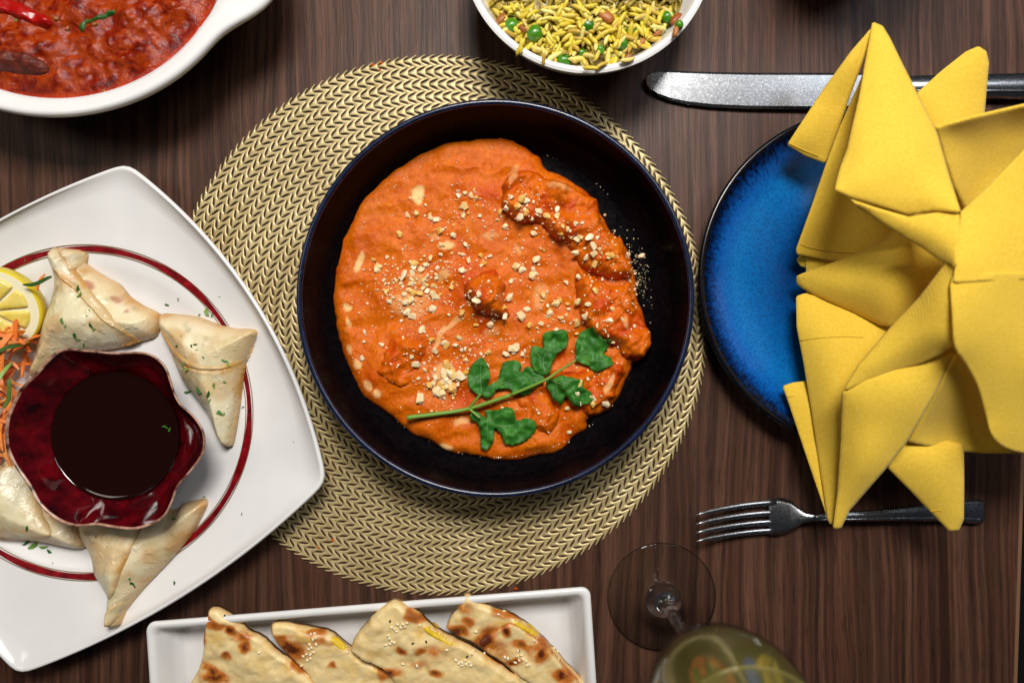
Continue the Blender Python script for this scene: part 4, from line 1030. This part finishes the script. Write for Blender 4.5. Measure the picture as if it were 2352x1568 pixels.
def naan(pl, top, label, toast, folds=(), cheese=(), slope=None, zb=0.004):
    root = empty('flatbread', P(*np.mean(np.array(pl), 0), 0.004), label, 'flatbread', 'stuffed flatbread pieces on the tray')
    hh = 0.030
    q = resample(Pxy(smooth_poly(pl, 2), hh), 200)
    q = q + 0.0006 * np.stack([fbm(q[:, 0], q[:, 1], 260, 2, 4), fbm(q[:, 0], q[:, 1], 260, 2, 9)], 1)
    sl_ = slope or (lambda x, y: x * 0)
    def zf(x, y, d):
        e = np.clip(d / 0.004, 0, 1); px, py = topx(x, y, hh)
        return sl_(px, py) + .004 + top * .35 * np.sqrt(1 - (1 - e) ** 2) + e * (.0026 * fbm(x, y, 48, 3, int(top * 1e4) % 9) + .0008 * fbm(x, y, 200, 2, 2))
    at = {'toast': lambda x, y, d: np.maximum(blobs(x, y, hh, toast, True), np.clip(.3 - d / .004, 0, .18))}
    body = patch('bread', q, 0.0011, zf, M['naan'], root, bottom=lambda z: z - .0045, attr=at)
    parts = [body]
    for k, f in enumerate(folds):
        parts.append(drape_patch('fold', smooth_poly(f, 2), hh, .0022, .0011, M['naan'], bvh_of(parts), root, default=.02, ew=.003, attr={'toast': lambda x, y, d: np.maximum(blobs(x, y, hh, toast, True), np.clip(.7 - d / .003, 0, .6))}))
    for ch in cheese:
        drape_patch('cheese', smooth_poly(ch, 4), hh, .0014, .0009, M['cheese'], bvh_of(parts), root, default=.02, ew=.003)
    naan_objs.extend(parts); return root
naan(c6([(330, 330), (400, 355), (460, 400), (500, 450), (580, 490), (620, 545), (700, 600), (740, 640), (800, 700), (860, 800), (690, 930), (220, 930), (180, 780), (250, 650), (280, 560), (290, 470), (310, 380)]), .012,
     'leftmost stuffed flatbread piece with a pointed top on the white tray',
     [(522, 1455, 10, 12, -30, 1), (557, 1492, 14, 10, 20, .8), (508, 1515, 12, 9, 20, .7), (470, 1552, 30, 10, 30, .8), (460, 1470, 7, 16, 0, .7), (545, 1470, 22, 12, 20, .6), (480, 1568, 30, 14, 0, .8)], slope=lambda x, y: .014 + .000035 * (1568 - y))
naan(c6([(600, 430), (650, 412), (740, 430), (870, 455), (930, 500), (1000, 560), (1100, 620), (1190, 666), (1300, 740), (1250, 930), (760, 930), (800, 740), (740, 640), (690, 585), (620, 505)]), .012,
     'second flatbread piece from the left with one big dark toasted patch',
     [(655, 1506, 34, 24, 15, 1.0), (640, 1478, 26, 10, 0, .55), (755, 1545, 10, 8, 0, .7), (612, 1465, 6, 20, 0, .5)], cheese=[c6([(880, 470), (925, 490), (960, 525), (985, 560), (960, 555), (905, 515)])], slope=lambda x, y: .012 + .00003 * (1568 - y))
naan(c6([(1200, 285), (1260, 310), (1320, 350), (1370, 410), (1450, 460), (1560, 520), (1680, 600), (1760, 660), (1900, 800), (1800, 930), (1300, 930), (1180, 670), (1100, 610), (985, 535), (1050, 420), (1130, 330)]), .014,
     'pale third flatbread piece from the left with clustered sesame seeds',
     [(920, 1497, 12, 8, 20, .75), (965, 1496, 14, 8, 0, .55), (890, 1552, 26, 10, 0, .75), (1000, 1552, 16, 8, 20, .7), (1000, 1500, 40, 14, 20, .35), (960, 1530, 40, 14, 0, .3)], cheese=[c6([(1335, 398), (1380, 415), (1440, 460), (1540, 515), (1520, 520), (1420, 480), (1350, 440)])], slope=lambda x, y: .016 + .00004 * (1568 - y))
naan(c6([(1545, 262), (1600, 310), (1740, 360), (1830, 420), (1920, 500), (2000, 600), (2060, 666), (2160, 800), (2080, 930), (1800, 930), (1760, 660), (1680, 590), (1560, 505), (1440, 430), (1490, 350), (1520, 290)]), .012,
     'rightmost flatbread piece with the most dark toasted patches',
     [(1050, 1458, 22, 14, 0, .9), (1075, 1432, 14, 14, 0, .6), (1110, 1490, 20, 40, 25, 1.0), (1162, 1452, 10, 14, 0, .9), (1180, 1530, 16, 8, 0, 1.1), (1200, 1490, 30, 10, 10, .7), (1240, 1500, 20, 26, 20, .85), (1290, 1565, 26, 12, 20, .8), (1066, 1400, 20, 14, 0, .5), (1140, 1500, 40, 30, 0, .35)],
     folds=[c6([(1745, 392), (1840, 450), (1925, 510), (2005, 610), (2100, 740), (1900, 740), (1700, 600), (1580, 515), (1640, 455)])],
     cheese=[c6([(1730, 362), (1790, 395), (1850, 430), (1895, 480), (1860, 470), (1790, 425), (1745, 390)])], slope=lambda x, y: .013 + .00004 * (1568 - y))
naan_bvh = bvh_of(naan_objs)
def seed_mesh(name, mat):
    bm = bmesh.new(); bmesh.ops.create_icosphere(bm, subdivisions=1, radius=1)
    for v in bm.verts: v.co.x *= 1 - .0; v.co.y *= .58 * (1 - .35 * v.co.x); v.co.z *= .4
    me = bpy.data.meshes.new(name); bm.to_mesh(me); bm.free(); me.polygons.foreach_set('use_smooth', [True] * len(me.polygons)); me.materials.append(mat); return me
ses = seed_mesh('sesame_seed', M['sesame']); nig = seed_mesh('nigella_seed', M['nigella'])
ss = [(520, 592), (772, 502), (790, 497), (795, 522), (782, 528), (765, 552), (797, 552), (775, 568), (760, 575), (785, 590), (735, 610), (750, 600), (770, 600), (725, 655), (950, 590), (945, 560), (1165, 470), (1180, 480), (1195, 455), (1210, 470), (1230, 468), (1240, 448), (1302, 460), (1222, 455), (1190, 490), (1150, 510), (1155, 525), (1170, 540), (1180, 545), (1138, 556), (1160, 550), (1435, 580), (1222, 648), (1480, 630), (1510, 640), (1525, 630), (1545, 640), (1560, 600), (1565, 580), (1530, 650), (1555, 655), (1290, 658), (1578, 490), (1715, 388), (1690, 405), (1865, 533), (1785, 585), (1780, 610), (1800, 605), (1810, 625), (1790, 630), (1825, 635), (1840, 650), (1720, 615), (1735, 620), (1960, 570), (1975, 585), (1990, 590), (1770, 640), (1620, 595), (1830, 655), (1510, 655), (1495, 645), (770, 620), (755, 630)]
for (x, y) in ss:
    p_, n_ = shoot(naan_bvh, *c6([(x, y)])[0])
    if p_ is not None: inst('sesame_seed', ses, p_ + Vector((0, 0, .0005)), (rnd.uniform(-.3, .3), rnd.uniform(-.3, .3), rnd.uniform(0, 6.3)), .00155, 'white sesame seed on the ' + ('leftmost' if x < 620 else 'second' if x < 1000 else 'third' if x < 1570 else 'rightmost') + ' flatbread piece from the left', 'sesame seed', 'sesame seeds on the flatbread')
for (x, y) in [(1158, 440), (1535, 612), (350, 412), (1270, 548), (1335, 540), (1790, 585), (1300, 350)]:
    p_, n_ = shoot(naan_bvh, *c6([(x, y)])[0])
    if p_ is not None: inst('nigella_seed', nig, p_ + Vector((0, 0, .0004)), (0, 0, rnd.random() * 6), .0012, 'tiny black seed on the ' + ('leftmost' if x < 620 else 'third' if x < 1570 else 'rightmost') + ' flatbread piece', 'black seed', 'black seeds on the flatbread')

# ================================================================== blue plate
bpc = P(1995, 640, 0.021)[:2]
Rb = 392 * K * (H - 0.021) / H
bprof = prof([(0.0001, 0.002), (0.058, 0.002), (0.062, 0.0), (0.066, 0.002), (0.090, 0.0095), (0.108, 0.0165), (Rb - .0006, 0.0200), (Rb - .0002, 0.0215), (Rb - .0018, 0.0225), (Rb - .0040, 0.0215), (0.104, 0.0165), (0.094, 0.0110), (0.080, 0.0075), (0.06, 0.0065), (0.0001, 0.006)], 5)
bplate = lathe('blue_plate', bpc, bprof, M['blue'], None, 160); tag(bplate, 'round bright blue glazed plate with black rim under the yellow napkin', 'plate')

# ================================================================== napkin
nap = empty('folded_napkin', (bpc[0], bpc[1], 0.0075), 'yellow cotton napkin folded into a star standing on the blue plate', 'napkin')
nap_objs = []
def mvc(pts, poly, vals):
    n = len(poly); s_ = poly[None] - pts[:, None]; r = np.hypot(s_[..., 0], s_[..., 1]) + 1e-6
    s2 = np.roll(s_, -1, 1); r2 = np.roll(r, -1, 1)
    cr = s_[..., 0] * s2[..., 1] - s_[..., 1] * s2[..., 0]; dt = (s_ * s2).sum(-1)
    tn = cr / (r * r2 + dt + 1e-9)                       # tan(a/2)
    wgt = (np.roll(tn, 1, 1) + tn) / r
    return (wgt * vals[None]).sum(1) / (wgt.sum(1) + 1e-12)
def panel(pts, roll=0.004, bulge=0.0, name='fold', seed=0, res=3.6, sm=3, wr=.0030, roll_w=20.0):
    roll *= .18; roll_w *= .35; bulge = {2: .006, 3: .006, 4: .004, 5: -.005, 7: .009, 8: -.010, 9: .003, 10: .012, 11: .003, 12: .008, 13: .009, 14: .006, 15: -.008, 16: .007, 17: .010}.get(seed, 0); sm = 1 if seed not in (10, 17) else 3
    p_ = np.array(pts, float); sp_ = smooth_poly(p_, sm) if sm > 1 else p_
    L = np.hypot(*np.diff(np.vstack([sp_[:, :2], sp_[:1, :2]]), axis=0).T)
    poly = sp_[:, :2]; hv = sp_[:, 2] / 100.0
    xy, F, d = grid_in(poly, res)
    c_ = poly.mean(0); inn = xy + (c_ - xy) * 1e-3
    h = np.clip(mvc(inn, poly, hv), hv.min() - .004, hv.max() + .004)
    e = np.clip(d / roll_w, 0, 1); bl = bulge * (1 - (1 - d / (d.max() + 1e-6)) ** 2)
    ea = np.concatenate([F[:, [0, 1]], F[:, [1, 2]], F[:, [2, 3]], F[:, [3, 0]]]); ea = np.concatenate([ea, ea[:, ::-1]])
    deg = np.bincount(ea[:, 0], minlength=len(xy)); free = d > 0
    for _ in range(60):
        nbv = np.bincount(ea[:, 0], weights=bl[ea[:, 1]], minlength=len(xy)) / deg
        bl = np.where(free, nbv, bl)
    h = h - roll * (1 - np.sqrt(1 - (1 - e) ** 2)) + bl * .7
    h = h + wr * fbm(xy[:, 0], xy[:, 1], .0085, 1, 40 + seed)
    h = np.clip(h, 0.004, .2)
    V = np.array([P(a, b, hh) for (a, b), hh in zip(xy, h)])
    faces = [list(map(int, f)) for f in F[:, ::-1]]       # picture y runs down
    Vb = V.copy(); n = len(V)
    # underside, a millimetre of cloth
    ed = {}
    for f in faces:
        for k in range(4): ed[(f[k], f[(k + 1) % 4])] = 1
    Vb[:, 2] -= 0.0008
    allf = faces + [[q + n for q in f[::-1]] for f in faces] + [[b, a, a + n, b + n] for (a, b) in ed if (b, a) not in ed]
    o = mk(name, np.vstack([V, Vb]), allf, M['napkin'], nap); nap_objs.append(o); return o
# inner mass seen only in gaps
panel([(1850, 560, 2.4), (1990, 330, 2.6), (2200, 330, 3.0), (2330, 400, 3), (2330, 860, 3), (2180, 980, 3.0), (1950, 1050, 2.6), (1860, 850, 2.2)], seed=1, res=9)
# back leaves
panel([(2105, 215, 5.6), (2160, 165, 5.9), (2218, 119, 6.0), (2248, 106, 6.0), (2266, 118, 6.0), (2272, 145, 5.8), (2262, 258, 5.2), (2250, 330, 5.0), (2170, 360, 5), (2120, 300, 5.2)], roll=.003, seed=2, sm=2)
panel([(2060, 980, 5.2), (2120, 1000, 5.4), (2214, 1020, 5.6), (2215, 1110, 5.4), (2214, 1192, 5.0), (2203, 1218, 4.7), (2182, 1221, 4.6), (2148, 1186, 4.7), (2090, 1125, 5.0), (2040, 1075, 5.0)], roll=.003, seed=3, sm=2)
# upper left flap A and panel C with hem
panel([(2007, 58, 6.6), (1955, 118, 5.9), (1895, 200, 5.0), (1850, 268, 4.3), (1808, 332, 3.7), (1850, 358, 3.7), (1898, 376, 3.8), (1925, 300, 4.6), (1955, 215, 5.3), (1992, 120, 6.2)], roll=.0015, seed=4, sm=2, bulge=.002)
panel([(2000, 130, 6.4), (1970, 200, 5.7), (1930, 290, 5.0), (1898, 376, 4.2), (1862, 480, 3.3), (1829, 572, 2.6), (1831, 584, 2.5), (1900, 598, 2.7), (1980, 610, 3.1), (2080, 600, 3.6), (2110, 500, 5.0), (2040, 380, 6.0)], roll=.0012, seed=5, sm=2)
panel([(1829, 597, 1.7), (1840, 612, 1.7), (1870, 619, 1.8), (1950, 612, 2.0), (2020, 590, 2.2), (1950, 560, 2.0), (1850, 570, 1.8)], roll=.003, seed=6, sm=2)
# bright upper cone B
panel([(2004, 50, 7.0), (2028, 60, 7.0), (2046, 90, 7.2), (2075, 150, 7.5), (2107, 213, 7.9), (2153, 305, 8.7), (2180, 400, 9.6), (2208, 488, 10.8), (2150, 484, 10.3), (2087, 494, 9.6), (2010, 470, 9.2), (1950, 452, 9.0), (1917, 436, 8.9), (1928, 390, 8.6), (1945, 345, 8.3), (1972, 230, 7.8), (1990, 130, 7.3)], roll=.0035, seed=7, sm=2, bulge=.003)
# shaded pocket L and its lit top edge
panel([(2142, 290, 8.2), (2230, 266, 8.6), (2352, 238, 9.0), (2470, 220, 9.2), (2480, 345, 6.2), (2352, 370, 5.6), (2290, 440, 5.2), (2225, 500, 5.2), (2190, 430, 6.2), (2162, 350, 7.2)], roll=.010, seed=8, sm=2, roll_w=40)
# strip D below B
panel([(1917, 438, 8.85), (1950, 456, 8.9), (2010, 476, 9.1), (2087, 498, 9.5), (2150, 488, 10.2), (2205, 490, 10.8), (2204, 540, 11.2), (2198, 612, 11.4), (2166, 602, 10.4), (2118, 568, 9.6), (2068, 540, 9.0), (1990, 488, 8.7)], roll=.003, seed=9, sm=2, roll_w=14)
# beak E
panel([(1830, 640, 2.6), (1842, 628, 2.9), (1931, 596, 4.0), (2010, 562, 5.0), (2075, 540, 5.8), (2170, 600, 7.0), (2150, 660, 6.8), (2110, 700, 6.2), (2050, 752, 5.2), (1960, 716, 4.0), (1845, 664, 2.6)], roll=.006, seed=10, sm=2, bulge=.010, roll_w=30)
# lower left panels H and I
panel([(1798, 886, 2.0), (1822, 878, 2.1), (1855, 874, 2.3), (1890, 960, 3.0), (1915, 1100, 3.6), (1914, 1200, 4.0), (1898, 1180, 3.9), (1850, 1040, 3.0), (1815, 935, 2.3)], roll=.0015, seed=11, sm=2)
panel([(1829, 680, 2.2), (1849, 673, 2.4), (1931, 696, 3.2), (2055, 740, 4.4), (2060, 800, 4.8), (1990, 880, 5.0), (1950, 920, 5.2), (1940, 1007, 5.0), (1932, 1130, 4.6), (1912, 1213, 4.2), (1901, 1192, 4.0), (1865, 946, 3.2), (1845, 827, 2.8), (1830, 750, 2.5)], roll=.002, seed=12, sm=2, bulge=.003)
# lower bright panel G
panel([(1935, 901, 7.0), (1990, 872, 7.6), (2060, 846, 8.2), (2130, 822, 8.8), (2196, 806, 9.2), (2150, 900, 8.2), (2083, 1016, 6.9), (2038, 1073, 6.2), (1952, 1172, 4.9), (1932, 1213, 4.5), (1913, 1216, 4.4), (1924, 1130, 5.2), (1932, 1007, 6.1)], roll=.0035, seed=13, sm=2, bulge=.003)
# arm F
panel([(2196, 600, 11.4), (2168, 610, 10.6), (2110, 685, 9.4), (2050, 747, 8.5), (1972, 839, 7.6), (1934, 902, 7.0), (1993, 876, 7.5), (2060, 852, 8.2), (2116, 837, 8.8), (2170, 812, 9.6), (2192, 794, 10.6), (2188, 700, 11.2)], roll=.003, seed=14, sm=2, roll_w=16)
# lower right pocket O
panel([(2196, 806, 9.2), (2240, 850, 8.6), (2300, 940, 7.4), (2400, 1010, 6.6), (2350, 1042, 6.4), (2260, 1041, 6.0), (2177, 1034, 5.6), (2085, 1016, 5.8), (2140, 915, 7.4)], roll=.003, seed=15, sm=2, bulge=-.003)
# right hand panels K and N
panel([(2208, 486, 10.9), (2270, 430, 11.2), (2352, 345, 11.5), (2490, 250, 11.0), (2560, 420, 9.0), (2540, 645, 9.5), (2352, 642, 11.2), (2260, 645, 11.6), (2190, 650, 11.5), (2196, 600, 11.5), (2203, 540, 11.2)], roll=0, seed=16, sm=2)
panel([(2189, 634, 11.4), (2260, 628, 11.5), (2352, 626, 11.1), (2540, 626, 9.3), (2540, 900, 8.0), (2480, 1050, 7.2), (2400, 1046, 7.5), (2340, 1038, 7.8), (2300, 1022, 8.1), (2277, 995, 8.5), (2265, 950, 8.9), (2246, 885, 9.6), (2219, 835, 10.2), (2194, 796, 10.8), (2188, 720, 11.2)], roll=0, seed=17, sm=2)
nap_bvh = bvh_of(nap_objs)
def hem(pts, r=.0003):
    path = []
    q = smooth_poly(pts, 10, closed=False)
    for (a, b) in q:
        p_, n_ = shoot(nap_bvh, a, b)
        if p_ is not None and (not path or abs(p_.z - path[-1][2]) < .003): path.append(tuple(p_ + Vector((0, 0, .0002))))
    if len(path) > 3: tube('hem', path, r, M['thread'], nap, 6)
c7 = crop(1561.9, 0, .41025); c8 = crop(1561.9, 597.2, .41025)
hem(c7([(655, 732), (750, 780), (858, 824)])); hem(c7([(690, 1312), (800, 1360), (940, 1385), (1075, 1392)]))
hem(c8([(672, 470), (820, 440), (1000, 428), (1125, 432)])); hem(c8([(608, 800), (660, 782), (716, 775)])); hem(c8([(1430, 1432), (1510, 1452), (1588, 1445)]))

# ================================================================== knife and fork
kn = empty('table_knife', P(1900, 210, 0.0), 'worn steel table knife lying above the blue plate', 'knife')
def strip_blade(name, stations, mat, parent, zf):
    flat_ = name == 'blade'
    V = []; F = []; m = len(stations); n = 8
    for (x, y0, y1, h, th) in stations:
        for k in range(n):
            a = 2 * PI * k / n; c_, s_ = math.cos(a), math.sin(a)
            yy = (y0 + y1) / 2 + (y1 - y0) / 2 * (abs(c_) ** (.5 if flat_ else .6)) * (1 if c_ > 0 else -1)
            X, Y, _ = P(x, yy, .006); V.append((X, Y, h + (.115 * (Y - P(x, (y0 + y1) / 2, .006)[1]) if flat_ else 0) + th * (abs(s_) ** (.08 if flat_ else .35)) * (1 if s_ > 0 else -1)))
    for i in range(m - 1):
        for k in range(n): F.append((i * n + k, i * n + (k + 1) % n, (i + 1) * n + (k + 1) % n, (i + 1) * n + k))
    F += [tuple(range(n)), tuple((m - 1) * n + k for k in range(n))]
    return mk(name, V, F, mat, parent, recalc=True, smooth=not flat_)
strip_blade('blade', [(1485, 178, 186, .0042, .0004), (1488, 171, 196, .0042, .0007), (1496, 165, 206, .0043, .0009), (1512, 162, 217, .0044, .0010), (1540, 162, 228, .0045, .0011), (1580, 164, 237, .0046, .0011), (1640, 166, 244, .0047, .0012), (1720, 168, 248, .005, .0012), (1860, 169, 250, .0055, .0013), (1960, 170, 250, .006, .0014), (2010, 172, 244, .006, .002), (2050, 174, 236, .006, .003)], M['steel'], kn, None)
strip_blade('handle', [(2048, 176, 232, .006, .003), (2070, 176, 226, .0062, .0042), (2110, 175, 226, .0062, .005), (2270, 172, 227, .0062, .0055), (2400, 168, 230, .0062, .006), (2560, 164, 232, .0062, .006), (2580, 168, 228, .0062, .005)], M['steel'], kn, None)
strip_blade('handle_ridge', [(2100, 214, 219, .0112, .0012), (2270, 214, 219, .0118, .0012), (2400, 215, 220, .0122, .0012), (2550, 216, 221, .0122, .0012)], M['steel'], kn, None)
c9 = crop(1332.2, 1102.5, .4336)
fk = empty('table_fork', P(1900, 1185, 0.0), 'steel table fork lying below the blue plate', 'fork')
def sweep_px(name, pts, thick, parent):
    """pts: (x, y, half width, height) in picture units and metres"""
    V = []; F = []; n = 8; m = len(pts)
    for i, (x, y, hw, h) in enumerate(pts):
        a = pts[min(i + 1, m - 1)]; b = pts[max(i - 1, 0)]; t_ = np.array([a[0] - b[0], a[1] - b[1]]); t_ /= np.hypot(*t_); nn_ = np.array([-t_[1], t_[0]])
        for k in range(n):
            an = 2 * PI * k / n; c_, s_ = math.cos(an), math.sin(an)
            X, Y, _ = P(x + nn_[0] * hw * c_, y + nn_[1] * hw * c_, h); V.append((X, Y, h + thick * (abs(s_) ** .7) * (1 if s_ > 0 else -1)))
    for i in range(m - 1):
        for k in range(n): F.append((i * n + k, i * n + (k + 1) % n, (i + 1) * n + (k + 1) % n, (i + 1) * n + k))
    F += [tuple(range(n)), tuple((m - 1) * n + k for k in range(n))]
    return mk(name, V, F, M['steel'], parent, recalc=True)
ends = [(120, 182), (173, 231), (222, 276), (267, 322)]
for (yr, yt) in ends:
    x0, y0 = c9([(1040, yr)])[0]; x1, y1 = c9([(615, yt)])[0]; pts = []
    for k in range(12):
        t_ = k / 11; yy = y0 + (y1 - y0) * t_ ** 1.7
        pts.append((x0 + (x1 - x0) * t_, yy, 7.2 * (1 - .25 * t_) if t_ < .85 else 7.2 * (1 - .25 * t_) * (1 - (t_ - .85) / .2), .0050 + .011 * t_ ** 2))
    sweep_px('tine', pts, .0011, fk)
hx = c9([(1000, 193), (1060, 190), (1110, 192), (1150, 195), (1190, 197), (1230, 197), (1300, 195), (1500, 188), (1700, 178), (1900, 168), (2050, 165), (2110, 166), (2135, 166)])
hw_ = [42, 43, 37, 24, 12, 8.5, 9, 12, 16, 22, 27, 29, 26]; hh_ = [.0048, .0050, .0058, .0075, .0095, .011, .0125, .0125, .0105, .0075, .0050, .0042, .0040]
hp_ = [(a[0], a[1], b, c_) for a, b, c_ in zip(hx, hw_, hh_)]
hpd = np.array(hp_); tt_ = np.linspace(0, 12, 61); hpd = np.stack([np.interp(tt_, np.arange(13), hpd[:, k]) for k in range(4)], 1)
sweep_px('head', [tuple(q) for q in hpd[:27]], .0013, fk); sweep_px('handle', [tuple(q) for q in hpd[26:]], .0016, fk)
for sd in (-1, 1):
    sweep_px('handle_ridge', [(q[0], q[1] + sd * q[2] * .62, 2.2, q[3] + .0012) for q in hpd[28:58]], .0007, fk)

# ================================================================== wine glass
gc = P(1519, 1368, 0.0)[:2]
wg = empty('wine_glass', (gc[0], gc[1], 0), 'stemmed clear glass of white wine at the bottom of the table', 'wine glass')
foot = [(1e-5, 0.0006), (.030, .0006), (.0365, .0004), (.0376, .0012), (.0372, .0022), (.034, .0028), (.022, .0042), (.0125, .0066)]
stem_ = [(.0125, .0067), (.0085, .0100), (.0058, .0165), (.0044, .028), (.0038, .045), (.0036, .070), (.0041, .084), (.0060, .0925), (.0100, .0965)]
cup_ = [(.0100, .0966), (.014, .0990), (.024, .1062), (.033, .1195), (.0380, .137), (.0388, .150), (.0375, .170), (.0345, .192), (.0325, .204), (.0319, .2046), (.0314, .204), (.0334, .192), (.0363, .170), (.0376, .150), (.0368, .137), (.0318, .1208), (.0228, .1083), (.012, .1012), (.005, .0985), (1e-5, .0980)]
lathe('foot', gc, prof(foot, 4), M['glass_foot'], wg, 96, cap0=True); lathe('stem', gc, [(1e-5, .0070)] + list(prof(stem_, 5)) + [(1e-5, .0968)], M['glass_solid'], wg, 32, cap0=False)
lathe('cup', gc, prof(cup_, 5), M['glass'], wg, 96, cap0=False, cap1=False)
wprof = [(1e-5, .0983), (.005, .0988), (.0119, .1015), (.0226, .1086), (.0316, .1211), (.0366, .1371), (.0374, .150), (.0361, .170), (.0356, .1735), (.034, .1731), (1e-5, .1730)]
wo = lathe('white_wine', gc, prof(wprof, 4), M['wine'], None, 96, cap0=True, cap1=True); tag(wo, 'pale golden white wine inside the stemmed glass', 'wine')

# ================================================================== unseen shadow caster added beyond the top edge (throws the shadow at upper right)
vc = P(1900, -190, 0.0)[:2]
o = lathe('shadow_caster', vc, prof([(1e-5, .0), (.045, 0), (.052, .01), (.058, .05), (.055, .10), (.046, .125), (.046, .14), (.043, .14), (.043, .125), (.05, .10), (.05, .02), (1e-5, .01)], 4), M['caster_black'], None, 64)
tag(o, 'unseen dark round body added just beyond the top edge to shade the table', 'shadow caster')
